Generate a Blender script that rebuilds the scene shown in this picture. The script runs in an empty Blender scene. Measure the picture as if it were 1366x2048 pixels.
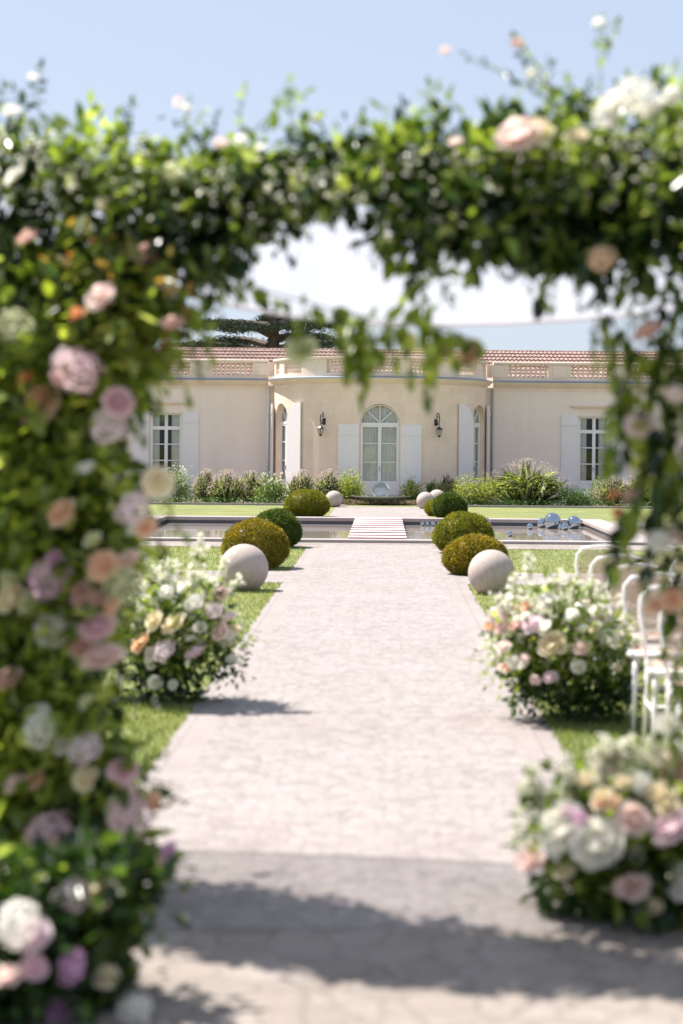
import bpy, math, random
import numpy as np
from mathutils import Vector, Matrix
PI = math.pi; R = math.radians
random.seed(7); rng = np.random.default_rng(11)
S = bpy.context.scene; C = S.collection

# ------------------------------------------------------------------ camera geometry (photo 1366 x 2048)
F = 3600.0; VX, VY = 767.0, 880.0; H = 1.7; ROLL = R(0.5)
def W(px, py, Y):                                  # point seen at (px, py) that stands Y metres away
    dx, dy = px - VX, py - VY
    u = dx*math.cos(ROLL) + dy*math.sin(ROLL); v = -dx*math.sin(ROLL) + dy*math.cos(ROLL)
    return Vector((u*Y/F, Y, H - v*Y/F))
cam = bpy.data.cameras.new('camera'); co = bpy.data.objects.new('camera', cam); C.objects.link(co)
co.location = (0, 0, H); co.rotation_euler = (PI/2, -ROLL, 0)
cam.sensor_fit = 'VERTICAL'; cam.sensor_height = 36; cam.lens = F/2048*36
cam.shift_x = (683-VX)/2048; cam.shift_y = (VY-1024)/2048
cam.clip_start = .1; cam.clip_end = 3000
cam.dof.use_dof = True; cam.dof.focus_distance = 37; cam.dof.aperture_fstop = 1.62
S.camera = co

# ------------------------------------------------------------------ light
SUN_EL = R(56); SUN_BACK = R(31)
sd = Vector((-math.cos(SUN_BACK)*math.cos(SUN_EL), math.sin(SUN_BACK)*math.cos(SUN_EL), math.sin(SUN_EL)))
sl = bpy.data.lights.new('sun', 'SUN'); sl.energy = 3.3; sl.angle = R(.53); sl.color = (1, .93, .86)
so = bpy.data.objects.new('sun', sl); C.objects.link(so); so.location = sd*50
so.rotation_euler = sd.to_track_quat('Z', 'Y').to_euler()
w = bpy.data.worlds.new('World'); S.world = w; w.use_nodes = True
nt = w.node_tree; bg = nt.nodes['Background']
sky = nt.nodes.new('ShaderNodeTexSky'); sky.sky_type = 'NISHITA'; sky.sun_disc = False
sky.sun_elevation = SUN_EL; sky.sun_rotation = math.atan2(sd.x, sd.y); sky.air_density = 1.0; sky.dust_density = 1.2; sky.ozone_density = 1.5
mxw = nt.nodes.new('ShaderNodeMix'); mxw.data_type = 'RGBA'; mxw.inputs[0].default_value = .84
nt.links.new(sky.outputs[0], mxw.inputs[6]); mxw.inputs[7].default_value = (2.05, 2.3, 2.85, 1)      # bright, hazy summer sky
nt.links.new(mxw.outputs[2], bg.inputs[0]); bg.inputs[1].default_value = .09
S.view_settings.view_transform = 'Standard'; S.view_settings.look = 'None'
S.view_settings.exposure = 1.66; S.view_settings.gamma = 1
S.cycles.max_bounces = 8; S.cycles.transparent_max_bounces = 12
S.cycles.sample_clamp_indirect = 6

# ------------------------------------------------------------------ materials
class M:
    def __init__(s, name):
        s.m = bpy.data.materials.new(name); s.m.use_nodes = True; s.t = s.m.node_tree
        s.b = s.t.nodes['Principled BSDF']; s.o = s.t.nodes['Material Output']
    def n(s, kind, **k):
        x = s.t.nodes.new('ShaderNode'+kind)
        for a, v in k.items():
            if a.startswith('i_'):
                x.inputs[int(a[2:]) if a[2:].isdigit() else a[2:].replace('_', ' ')].default_value = v
            else: setattr(x, a, v)
        return x
    def l(s, a, b): s.t.links.new(a, b)
    def coord(s, which='Object', scale=None):
        c = s.n('TexCoord').outputs[which]
        if scale:
            mp = s.n('Mapping'); mp.inputs['Scale'].default_value = scale; s.l(c, mp.inputs[0]); c = mp.outputs[0]
        return c
    def noise(s, co_, scale, detail=4, rough=.6):
        x = s.n('TexNoise'); x.inputs['Scale'].default_value = scale; x.inputs['Detail'].default_value = detail; x.inputs['Roughness'].default_value = rough
        s.l(co_, x.inputs['Vector']); return x.outputs['Fac']
    def ramp(s, fac, stops, interp='LINEAR'):
        x = s.n('ValToRGB'); e = x.color_ramp; e.interpolation = interp
        while len(e.elements) < len(stops): e.elements.new(.5)
        for el, (p, c) in zip(e.elements, stops): el.position = p; el.color = (*c, 1)
        s.l(fac, x.inputs[0]); return x.outputs[0]
    def mix(s, fac, a, b, mode='MIX'):
        x = s.n('Mix', data_type='RGBA', blend_type=mode)
        for sock, v in ((x.inputs[0], fac), (x.inputs[6], a), (x.inputs[7], b)):
            if isinstance(v, bpy.types.NodeSocket): s.l(v, sock)
            else: sock.default_value = v if not isinstance(v, tuple) else (*v, 1)[:4]
        return x.outputs[2]
    def bump(s, h, strength=.3, dist=.01):
        x = s.n('Bump'); x.inputs['Strength'].default_value = strength; x.inputs['Distance'].default_value = dist
        s.l(h, x.inputs['Height']); s.l(x.outputs[0], s.b.inputs['Normal'])
    def base(s, v, rough=.6, metal=0, spec=None):
        if isinstance(v, bpy.types.NodeSocket): s.l(v, s.b.inputs['Base Color'])
        else: s.b.inputs['Base Color'].default_value = (*v, 1)
        s.b.inputs['Roughness'].default_value = rough; s.b.inputs['Metallic'].default_value = metal
        if spec is not None: s.b.inputs['Specular IOR Level'].default_value = spec

def m_plain(name, c, rough=.6, var=.08, scale=6, metal=0, bump=.1, spec=None):
    m = M(name); cc = m.coord(); n = m.noise(cc, scale)
    m.base(m.ramp(n, [(.25, tuple(x*(1-var) for x in c)), (.75, tuple(min(1, x*(1+var)) for x in c))]), rough, metal, spec)
    if bump: m.bump(m.noise(cc, scale*8), bump, .004)
    return m.m
def m_leaf(name, stops, trans=.35, rough=.38, tcol=(1.5, 1.6, .7), spec=.5, var=0):
    m = M(name); g = m.n('NewGeometry')
    col = m.ramp(g.outputs['Random Per Island'], stops)
    if var: col = m.mix(1.0, col, m.ramp(m.noise(m.coord(), var, 3), [(.34, (.62, .68, .6)), (.5, (1, 1, 1)), (.66, (1.35, 1.22, 1.1))]), 'MULTIPLY')
    m.base(col, rough, spec=spec)
    tr = m.n('BsdfTranslucent'); m.l(m.mix(1.0, col, tcol, 'MULTIPLY'), tr.inputs[0])
    mx = m.n('MixShader'); mx.inputs[0].default_value = trans
    m.l(m.b.outputs[0], mx.inputs[1]); m.l(tr.outputs[0], mx.inputs[2]); m.l(mx.outputs[0], m.o.inputs[0])
    return m.m
def m_petal(name, c, c2=None, trans=.3):
    c2 = c2 or tuple(x*.82 for x in c)
    m = M(name); g = m.n('NewGeometry')
    col = m.ramp(g.outputs['Random Per Island'], [(0, c2), (1, c)])
    m.base(col, .55, spec=.25)
    tr = m.n('BsdfTranslucent'); m.l(col, tr.inputs[0])
    mx = m.n('MixShader'); mx.inputs[0].default_value = trans
    m.l(m.b.outputs[0], mx.inputs[1]); m.l(tr.outputs[0], mx.inputs[2]); m.l(mx.outputs[0], m.o.inputs[0])
    return m.m

LEAF = m_leaf('leaf_rose', [(0, (.008, .02, .006)), (.5, (.018, .042, .01)), (.85, (.05, .105, .02)), (1, (.17, .26, .045))], .32, .25)  # near-black, with the shade inside the arch put into the leaf colour
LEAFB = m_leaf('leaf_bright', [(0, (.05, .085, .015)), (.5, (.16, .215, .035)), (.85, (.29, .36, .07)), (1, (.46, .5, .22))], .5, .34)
LEAFC = m_leaf('leaf_vine', [(0, (.06, .1, .018)), (.4, (.17, .235, .04)), (.8, (.27, .34, .07)), (1, (.44, .48, .18))], .52, .32, (1.9, 1.9, .7), var=5)
LEAFR = m_leaf('leaf_autumn', [(0, (.06, .1, .02)), (.6, (.15, .19, .04)), (.85, (.24, .2, .06)), (.96, (.4, .22, .08)), (1, (.45, .08, .02))], .4, .4)
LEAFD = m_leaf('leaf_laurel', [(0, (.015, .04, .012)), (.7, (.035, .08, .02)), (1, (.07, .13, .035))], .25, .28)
YEW = {
 'green': m_leaf('yew_green', [(0, (.035, .07, .012)), (.6, (.075, .12, .015)), (1, (.16, .2, .025))], .3, .5, var=7),
 'lime': m_leaf('yew_lime', [(0, (.09, .12, .008)), (.5, (.2, .21, .012)), (1, (.36, .32, .02))], .35, .5, (1.2, 1.2, .6), var=7),
 'olive': m_leaf('yew_olive', [(0, (.14, .11, .01)), (.5, (.27, .235, .02)), (1, (.42, .35, .03))], .35, .5, (1.2, 1.1, .6), var=7)}
SHR = {
 'green': m_leaf('shrub_green', [(0, (.07, .13, .03)), (.6, (.16, .24, .05)), (1, (.32, .37, .1))], .35, .45),
 'dark': m_leaf('shrub_dark', [(0, (.03, .07, .02)), (.6, (.06, .12, .03)), (1, (.12, .2, .05))], .3, .4),
 'yellow': m_leaf('shrub_yellow', [(0, (.12, .18, .03)), (.5, (.27, .33, .06)), (.8, (.46, .46, .09)), (1, (.58, .5, .13))], .35, .45),
 'pale': m_leaf('shrub_pale', [(0, (.2, .26, .1)), (.6, (.34, .4, .18)), (1, (.52, .52, .32))], .35, .5)}
GRS = {'yellow': m_leaf('grass_yellow', [(0, (.27, .33, .08)), (1, (.38, .42, .13))], .5, .5), 'pale': m_leaf('grass_pale', [(0, (.3, .34, .17)), (1, (.42, .42, .25))], .5, .5), 'green': m_leaf('grass_green', [(0, (.18, .28, .07)), (1, (.28, .38, .11))], .5, .5)}
CEDAR = m_leaf('cedar_needle', [(0, (.012, .028, .018)), (.7, (.025, .05, .03)), (1, (.05, .08, .05))], .1, .6)
BARK = m_plain('bark', (.09, .065, .05), .9, .3, 4, bump=.5)
TWIG = m_plain('twig', (.12, .13, .05), .7, .25, 20, bump=0)
PLUME = m_petal('plume_pink', (.84, .7, .64), (.62, .5, .38), .4)
WHITEP = m_petal('blossom_white', (.95, .93, .84), (.82, .82, .66), .5)
GRASS = m_leaf('grass_blade', [(0, (.15, .2, .055)), (.6, (.24, .29, .09)), (1, (.38, .4, .18))], .35, .5)
PET = {k: m_petal('petal_'+k, *v, .55) for k, v in {
 'white': ((.96, .95, .9), (.92, .9, .8)), 'cream': ((.95, .89, .72), (.9, .8, .56)), 'peach': ((.94, .74, .55), (.9, .62, .42)),
 'blush': ((.96, .84, .79), (.93, .75, .69)), 'lilac': ((.9, .7, .84), (.85, .58, .75)), 'mauve': ((.9, .71, .75), (.84, .6, .64)),
 'dusty': ((.88, .68, .62), (.82, .58, .5)), 'magenta': ((.74, .48, .7), (.6, .34, .56)), 'pale': ((.95, .84, .87), (.9, .74, .79)),
 'green': ((.78, .8, .56), (.68, .7, .42)), 'orange': ((.84, .48, .25), (.78, .3, .12))}.items()}

def m_grass():
    m = M('lawn'); c = m.coord()
    a = m.ramp(m.noise(c, 1.2, 5), [(.3, (.17, .205, .08)), (.7, (.25, .28, .12))])
    b = m.ramp(m.noise(c, 45, 5, .75), [(.3, (.55, .6, .5)), (.7, (1.35, 1.3, 1.3))])
    d = m.ramp(m.noise(c, .35, 4, .7), [(.42, (1, 1, 1)), (.62, (1.18, 1.08, .95))])
    m.base(m.mix(1.0, m.mix(1.0, a, b, 'MULTIPLY'), d, 'MULTIPLY'), .9, spec=.2); m.bump(m.noise(c, 60, 3), .8, .03); return m.m
LAWN = m_grass()
def m_cobble(name, c1, c2, mort, bw, bh, dist=.05, offset=.5, scale=1):
    m = M(name); c = m.coord()
    nz = m.n('TexNoise'); nz.inputs['Scale'].default_value = 3.0; nz.inputs['Detail'].default_value = 2; m.l(c, nz.inputs['Vector'])
    sub = m.n('VectorMath', operation='SUBTRACT'); m.l(nz.outputs['Color'], sub.inputs[0]); sub.inputs[1].default_value = (.5, .5, .5)
    mul = m.n('VectorMath', operation='SCALE'); m.l(sub.outputs[0], mul.inputs[0]); mul.inputs['Scale'].default_value = dist
    ad = m.n('VectorMath', operation='ADD'); m.l(c, ad.inputs[0]); m.l(mul.outputs[0], ad.inputs[1])
    br = m.n('TexBrick'); m.l(ad.outputs[0], br.inputs['Vector'])
    br.offset = offset
    for k, v in (('Color1', (*c1, 1)), ('Color2', (*c2, 1)), ('Mortar', (*mort, 1)), ('Scale', 1.0), ('Mortar Size', .006), ('Mortar Smooth', .6), ('Bias', 0.), ('Brick Width', bw), ('Row Height', bh)):
        br.inputs[k].default_value = v
    big = m.ramp(m.noise(c, .9, 5), [(.3, (.9, .88, .87)), (.7, (1.06, 1.06, 1.06))])
    fine = m.ramp(m.noise(c, 38, 5, .7), [(.3, (.84, .83, .83)), (.62, (1.06, 1.06, 1.06))])
    pit = m.ramp(m.noise(c, 17, 2, .5), [(.22, (.6, .58, .58)), (.34, (1, 1, 1))])
    col = m.mix(1.0, m.mix(1.0, m.mix(1.0, br.outputs['Color'], big, 'MULTIPLY'), fine, 'MULTIPLY'), pit, 'MULTIPLY')
    m.base(col, .85, spec=.3)
    ml = m.n('Math', operation='MULTIPLY'); ml.inputs[1].default_value = .5; m.l(m.noise(c, 22, 4), ml.inputs[0])
    sb = m.n('Math', operation='SUBTRACT'); m.l(ml.outputs[0], sb.inputs[0]); m.l(br.outputs['Fac'], sb.inputs[1])
    m.bump(sb.outputs[0], .55, .012); return m.m
def m_setts(name, c1, c2, c3, scale):
    m = M(name); c = m.coord()
    v = m.n('TexVoronoi', feature='DISTANCE_TO_EDGE'); v.inputs['Scale'].default_value = scale; v.inputs['Randomness'].default_value = .8; m.l(c, v.inputs['Vector'])
    k = m.n('TexVoronoi', feature='F1'); k.inputs['Scale'].default_value = scale; k.inputs['Randomness'].default_value = .8; m.l(c, k.inputs['Vector'])
    sc = m.n('SeparateColor'); m.l(k.outputs['Color'], sc.inputs[0])
    stone = m.ramp(sc.outputs[0], [(0, tuple(x*.96 for x in c1)), (.3, c2), (1, tuple(x*1.03 for x in c3))])
    joint = m.ramp(v.outputs['Distance'], [(0, (.76, .75, .74)), (.08, (1, 1, 1))])
    big = m.ramp(m.noise(c, .8, 5), [(.3, (.93, .915, .905)), (.7, (1.04, 1.04, 1.045))])
    fine = m.ramp(m.noise(c, 30, 5, .75), [(.3, (.84, .835, .83)), (.65, (1.06, 1.06, 1.06))])
    pit = m.ramp(m.noise(c, 15, 3, .6), [(.27, (.66, .63, .62)), (.36, (1, 1, 1))])
    col = stone
    for q in (joint, big, fine, pit): col = m.mix(1.0, col, q, 'MULTIPLY')
    m.base(col, .85, spec=.3)
    h = m.ramp(v.outputs['Distance'], [(0, (0, 0, 0)), (.12, (1, 1, 1))])
    a_ = m.n('Math', operation='MULTIPLY_ADD'); m.l(m.noise(c, 24, 4), a_.inputs[0]); a_.inputs[1].default_value = .6; m.l(h, a_.inputs[2])
    m.bump(a_.outputs[0], .35, .008); return m.m
COBBLE = m_setts('cobble', (.27, .243, .232), (.302, .272, .26), (.328, .298, .286), 12)
BORDER = m_cobble('border_stone', (.29, .26, .248), (.31, .279, .266), (.27, .24, .228), .2236, .33, .0, 0)
SLAB = m_setts('slab', (.25, .222, .196), (.278, .245, .216), (.295, .265, .24), 6)
COPING = m_plain('coping_stone', (.33, .29, .278), .7, .1, 3)
EDGE = m_plain('pool_wall', (.10, .10, .12), .4, .2, 3)
SPHERE = (lambda m: (m.base(m.mix(.5, m.ramp(m.noise(m.coord('Object', (1, 1, 7)), 3, 6, .7), [(.3, (.37, .305, .275)), (.7, (.5, .42, .38))]),
         m.mix(1.0, m.ramp(m.noise(m.coord(), 34, 5, .8), [(.35, (.30, .25, .22)), (.6, (.47, .4, .36))]), m.ramp(m.noise(m.coord(), 1.6, 6, .75), [(.35, (.72, .7, .68)), (.55, (1.08, 1.08, 1.08))]), 'MULTIPLY')), .8), m.bump(m.noise(m.coord(), 60), .3, .004), m.m)[-1])(M('sandstone'))
MIRROR = m_plain('mirror_steel', (.38, .44, .5), .04, .02, 2, 1, 0)
PLASTER = (lambda m: (m.base(m.mix(1.0, m.ramp(m.noise(m.coord(), .7, 6), [(.3, (.82, .68, .61)), (.7, (.87, .73, .655))]),
         m.ramp(m.noise(m.coord(), 30, 4), [(.3, (.95, .95, .95)), (.7, (1.04, 1.04, 1.04))]), 'MULTIPLY') if 0 else m.mix(1.0, m.ramp(m.noise(m.coord(), .7, 6), [(.3, (.86, .735, .645)), (.7, (.9, .78, .69))]), m.ramp(m.noise(m.coord('Object', (3, 3, .25)), 1.5, 5, .7), [(.2, (.955, .945, .935)), (.7, (1.02, 1.02, 1.02))]), 'MULTIPLY'), .9), m.bump(m.noise(m.coord(), 25), .3, .01), m.m)[-1])(M('plaster'))
def m_ashlar():
    m = M('ashlar'); c = m.coord('UV')
    br = m.n('TexBrick'); m.l(c, br.inputs['Vector'])
    for k, v in (('Color1', (.88, .71, .575, 1)), ('Color2', (.845, .67, .54, 1)), ('Mortar', (.79, .63, .51, 1)), ('Scale', 1.), ('Mortar Size', .006), ('Mortar Smooth', .3), ('Brick Width', .7), ('Row Height', .3)):
        br.inputs[k].default_value = v
    f = m.ramp(m.noise(m.coord(), 2.2, 6, .7), [(.3, (.93, .91, .89)), (.7, (1.06, 1.06, 1.06))])
    f2 = m.ramp(m.noise(m.coord('Object', (3, 3, .25)), 1.6, 5, .7), [(.2, (.95, .94, .93)), (.7, (1.02, 1.02, 1.02))])
    m.base(m.mix(1.0, m.mix(1.0, br.outputs['Color'], f, 'MULTIPLY'), f2, 'MULTIPLY'), .85); m.bump(m.noise(m.coord(), 30), .3, .008); return m.m
ASHLAR = m_ashlar()
STONE = m_plain('limestone', (.84, .69, .57), .85, .09, 2.5)
LEAD = m_plain('lead', (.24, .29, .37), .5, .1, 4)
PAINTW = m_plain('white_paint', (.84, .81, .80), .45, .03, 5, bump=.05)
SHUT = m_plain('shutter_paint', (.83, .78, .78), .5, .03, 3, bump=.05)
TILE = (lambda m: (m.base(m.ramp(m.noise(m.coord('Object', (4.5, 1.5, 1.5)), 2, 3, .8), [(.25, (.15, .09, .075)), (.5, (.26, .165, .135)), (.8, (.38, .28, .235))]), .85), m.m)[-1])(M('roof_tile'))
IRON = m_plain('black_iron', (.02, .02, .025), .45, .1, 10)
CURTAIN = m_plain('curtain', (.86, .86, .8), .9, .1, 5)
DARK = m_plain('room_dark', (.05, .05, .05), .9, .3, 1)
CANE = m_plain('cane', (.58, .42, .33), .7, .15, 60)
def m_canenet():
    m = M('cane_mesh'); m.base((.6, .44, .34), .7); w_ = m.n('TexChecker'); w_.inputs['Scale'].default_value = 110; m.l(m.coord(), w_.inputs[0])
    tp = m.n('BsdfTransparent'); x = m.n('MixShader'); hm = m.n('Math', operation='MULTIPLY_ADD'); hm.inputs[1].default_value = .5; hm.inputs[2].default_value = .45; m.l(w_.outputs['Fac'], hm.inputs[0]); m.l(hm.outputs[0], x.inputs[0]); m.l(m.b.outputs[0], x.inputs[1]); m.l(tp.outputs[0], x.inputs[2]); m.l(x.outputs[0], m.o.inputs[0]); return m.m
CANENET = m_canenet()
SOIL = m_plain('soil', (.16, .12, .09), .95, .3, 5, bump=.6)
SLATW = m_plain('bridge_plank', (.66, .6, .58), .6, .06, 5)
REDW = m_plain('bridge_beam', (.56, .22, .21), .7, .2, 6)
ZINC = m_plain('zinc_bowl', (.38, .37, .36), .5, .1, 5)
LAMPG = m_plain('lamp_glass', (.5, .5, .46), .15, .1, 5, bump=0)
def m_glasspane():
    m = M('window_glass'); g = m.n('BsdfGlossy'); g.inputs['Roughness'].default_value = .02
    t = m.n('BsdfTransparent'); t.inputs[0].default_value = (.95, .97, .96, 1)
    fr = m.n('Fresnel'); fr.inputs[0].default_value = 1.6
    mx = m.n('MixShader'); m.l(fr.outputs[0], mx.inputs[0]); m.l(t.outputs[0], mx.inputs[1]); m.l(g.outputs[0], mx.inputs[2]); m.l(mx.outputs[0], m.o.inputs[0]); return m.m
PANE = m_glasspane()
def m_glass():
    m = M('glass_ball'); m.base((.86, .97, 1.), .01); m.b.inputs['Transmission Weight'].default_value = 1; m.b.inputs['IOR'].default_value = 1.45; return m.m
GLASS = m_glass()
def m_water():
    m = M('water'); m.base((.3, .262, .24), .015); m.b.inputs['IOR'].default_value = 1.3
    c = m.coord('Object', (1, 3, 1)); m.bump(m.noise(c, 2.0, 3), .03, .02); return m.m
WATER = m_water()
def m_voile(name='voile', tr_=.64):
    m = M(name); m.base((.7, .68, .72), .9, spec=.1)
    tr = m.n('BsdfTranslucent'); tr.inputs[0].default_value = (.66, .63, .665, 1)
    a = m.n('MixShader'); a.inputs[0].default_value = .75; m.l(m.b.outputs[0], a.inputs[1]); m.l(tr.outputs[0], a.inputs[2])
    tp = m.n('BsdfTransparent'); b = m.n('MixShader'); b.inputs[0].default_value = tr_
    m.l(a.outputs[0], b.inputs[1]); m.l(tp.outputs[0], b.inputs[2]); m.l(b.outputs[0], m.o.inputs[0]); return m.m
VOILE = m_voile(); HEM = m_voile('hem_cloth', .12)

# ------------------------------------------------------------------ objects
def tag(o, label=None, cat=None, group=None, kind=None):
    for k, v in (('label', label), ('category', cat), ('group', group), ('kind', kind)):
        if v: o[k] = v
    return o
def empty(name, loc, rz=0, **k):
    o = bpy.data.objects.new(name, None); C.objects.link(o); o.location = loc; o.rotation_euler = (0, 0, rz); o.empty_display_size = .1
    return tag(o, **k)
def link(name, me, mat, parent=None, loc=None, smooth=False):
    if mat and not me.materials: me.materials.append(mat)
    if smooth: me.shade_smooth()
    o = bpy.data.objects.new(name, me); C.objects.link(o)
    if parent: o.parent = parent
    if loc is not None: o.location = loc
    return o
def copy_tree(o, parent=None):
    c = o.copy(); C.objects.link(c)
    if parent: c.parent = parent
    for ch in list(KIDS.get(o.name, [])): copy_tree(ch, c)
    return c
KIDS = {}
def reg():                                          # child lists for copy_tree
    KIDS.clear()
    for o in C.objects:
        if o.parent: KIDS.setdefault(o.parent.name, []).append(o)

class MB:
    def __init__(s): s.v = []; s.f = []; s.uv = []
    def box(s, x0, x1, y0, y1, z0, z1, mx=None):
        b = len(s.v); q = [Vector((x, y, z)) for z in (z0, z1) for y in (y0, y1) for x in (x0, x1)]
        s.v += [tuple(mx @ p) if mx else tuple(p) for p in q]
        s.f += [tuple(b+i for i in t) for t in ((0, 2, 3, 1), (4, 5, 7, 6), (0, 1, 5, 4), (2, 6, 7, 3), (0, 4, 6, 2), (1, 3, 7, 5))]
        return s
    def poly(s, pts):
        b = len(s.v); s.v += [tuple(p) for p in pts]; s.f.append(tuple(range(b, b+len(pts)))); return s
    def prism(s, pts, d):                           # pts: outline, d: vector of thickness
        b = len(s.v); n = len(pts); s.v += [tuple(p) for p in pts]+[tuple(Vector(p)+Vector(d)) for p in pts]
        s.f.append(tuple(range(b+n-1, b-1, -1))); s.f.append(tuple(range(b+n, b+2*n)))
        s.f += [(b+i, b+(i+1) % n, b+n+(i+1) % n, b+n+i) for i in range(n)]; return s
    def tube(s, pts, r, k=8, cap=True):
        pts = [Vector(p) for p in pts]; n = len(pts); rr = r if isinstance(r, (list, tuple)) else [r]*n
        b = len(s.v); up = None
        for i, p in enumerate(pts):
            t = (pts[min(i+1, n-1)]-pts[max(i-1, 0)]).normalized()
            if up is None: up = t.orthogonal().normalized()
            up = (up - t*up.dot(t)).normalized(); sd_ = t.cross(up)
            for j in range(k):
                a = 2*PI*j/k; s.v.append(tuple(p+(up*math.cos(a)+sd_*math.sin(a))*rr[i]))
        for i in range(n-1):
            for j in range(k):
                s.f.append((b+i*k+j, b+i*k+(j+1) % k, b+(i+1)*k+(j+1) % k, b+(i+1)*k+j))
        if cap: s.f.append(tuple(b+k-1-j for j in range(k))); s.f.append(tuple(b+(n-1)*k+j for j in range(k)))
        return s
    def lathe(s, prof, c=(0, 0, 0), k=16):
        b = len(s.v); n = len(prof)
        for r, z in prof:
            for j in range(k):
                a = 2*PI*j/k; s.v.append((c[0]+r*math.cos(a), c[1]+r*math.sin(a), c[2]+z))
        for i in range(n-1):
            for j in range(k): s.f.append((b+i*k+j, b+i*k+(j+1) % k, b+(i+1)*k+(j+1) % k, b+(i+1)*k+j))
        s.f.append(tuple(b+k-1-j for j in range(k))); s.f.append(tuple(b+(n-1)*k+j for j in range(k)))
        return s
    def build(s, name, mat, parent=None, smooth=False, loc=None):
        me = bpy.data.meshes.new(name); me.from_pydata(s.v, [], s.f); me.update()
        return link(name, me, mat, parent, loc, smooth)

LT = np.array([(0, 0, 0), (.3, -.45, .1), (.72, -.32, .07), (1, 0, -.06), (.72, .32, .07), (.3, .45, .1)])
class Leaves:
    def __init__(s): s.P = []; s.D = []; s.L = []; s.Wd = []; s.n = 0
    def add(s, P, D, L, Wd):
        P = np.atleast_2d(np.asarray(P, float)); n = len(P)
        s.P.append(P); s.D.append(np.broadcast_to(np.atleast_2d(np.asarray(D, float)), (n, 3)))
        s.L.append(np.broadcast_to(np.asarray(L, float), (n,))); s.Wd.append(np.broadcast_to(np.asarray(Wd, float), (n,))); s.n += n
    def build(s, name, mat, parent=None, nb=None, loc=None):
        P = np.concatenate(s.P); D = np.concatenate(s.D); L = np.concatenate(s.L)[:, None]; Wd = np.concatenate(s.Wd)[:, None]; n = len(P)
        D = D/np.maximum(1e-6, np.linalg.norm(D, axis=1, keepdims=True))
        Nn = rng.normal(size=(n, 3))*.7 + (np.array([0, 0, 1.]) if nb is None else nb)
        Sd = np.cross(D, Nn); Sd /= np.maximum(1e-6, np.linalg.norm(Sd, axis=1, keepdims=True)); Nn = np.cross(Sd, D)
        V = (P[:, None]+D[:, None]*(LT[None, :, :1]*L[:, None])+Sd[:, None]*(LT[None, :, 1:2]*Wd[:, None])+Nn[:, None]*(LT[None, :, 2:]*L[:, None])).reshape(-1, 3)
        idx = (np.arange(n)[:, None]*6+np.array([[0, 1, 2, 3, 0, 3, 4, 5]])).reshape(-1)
        me = bpy.data.meshes.new(name); me.vertices.add(n*6); me.vertices.foreach_set('co', V.ravel().astype(np.float32))
        me.loops.add(n*8); me.loops.foreach_set('vertex_index', idx.astype(np.int32))
        me.polygons.add(n*2); me.polygons.foreach_set('loop_start', np.arange(0, n*8, 4, dtype=np.int32))
        me.update(calc_edges=True); me.validate()
        return link(name, me, mat, parent, loc)
def rdir(n, bias=(0, 0, 0)):
    d = rng.normal(size=(n, 3)); d /= np.linalg.norm(d, axis=1, keepdims=True); return d+np.array(bias)
def spray(lv, tw, p0, d, length, n, ll, droop=.3, wd=.6):
    p0 = np.array(p0, float); d = np.array(d, float); d /= np.linalg.norm(d)
    side = np.cross(d, [0, 0, 1.]); side /= max(1e-6, np.linalg.norm(side)); side += rng.normal(size=3)*.3
    pts = [p0+d*length*t+np.array([0, 0, -droop*length*t*t])+side*.06*length*math.sin(3*t) for t in np.linspace(0, 1, 6)]
    if tw is not None: tw.tube(pts, [max(.0012, .003*(1-i/6)) for i in range(6)], 4, False)
    for i in range(n):
        t = .12+.88*(i+.5)/n; k = t*5; a = int(min(4, k)); p = pts[a]+(pts[a+1]-pts[a])*(k-a)
        sgn = 1 if i % 2 else -1; L = ll*random.uniform(.65, 1.15)*(1-.35*t)
        lv.add(p, d*.6+side*sgn*.9+rng.normal(size=3)*.35+np.array([0, 0, -.25]), L, L*wd)
    p = pts[-1]; lv.add(p, d+np.array([0, 0, -droop]), ll*.7, ll*.7*wd)

# ------------------------------------------------------------------ flowers
def rose_mesh(rings, name):
    b = MB()
    for (Rk, n, am, curl, ph) in rings:
        for i in range(n):
            th0 = ph+2*PI*i/n+random.uniform(-.12, .12); wdt = 1.44*PI/n*random.uniform(.8, 1.15); Rk_ = Rk*random.uniform(.88, 1.1); cj = random.uniform(-.05, .16)*Rk; base = len(b.v); am_ = am+random.uniform(-6, 6)
            for vi in range(5):
                v = vi/4
                for ui in range(5):
                    u = ui/2-1; al = R(am_)*(v*(1-.13*u*u*(v > .6))); w_ = wdt*(.45+.65*math.sin(PI*min(1, .15+.75*v)))
                    rr = Rk_*math.sin(al)+(curl+cj)*v**4+.03*math.sin(5*u+i)*v; z = -Rk_*math.cos(al)*.9-(curl*.35+cj)*v**5+.04*math.sin(4*u+2*i)*v*v
                    rr = rr*(1+.05*math.cos(u*2+i)); a = th0+u*w_
                    b.v.append((rr*math.cos(a), rr*math.sin(a), z))
            for vi in range(4):
                for ui in range(4):
                    q = base+vi*5+ui; b.f.append((q, q+1, q+6, q+5))
    me = bpy.data.meshes.new(name); me.from_pydata(b.v, [], b.f); me.shade_smooth(); return me
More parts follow.
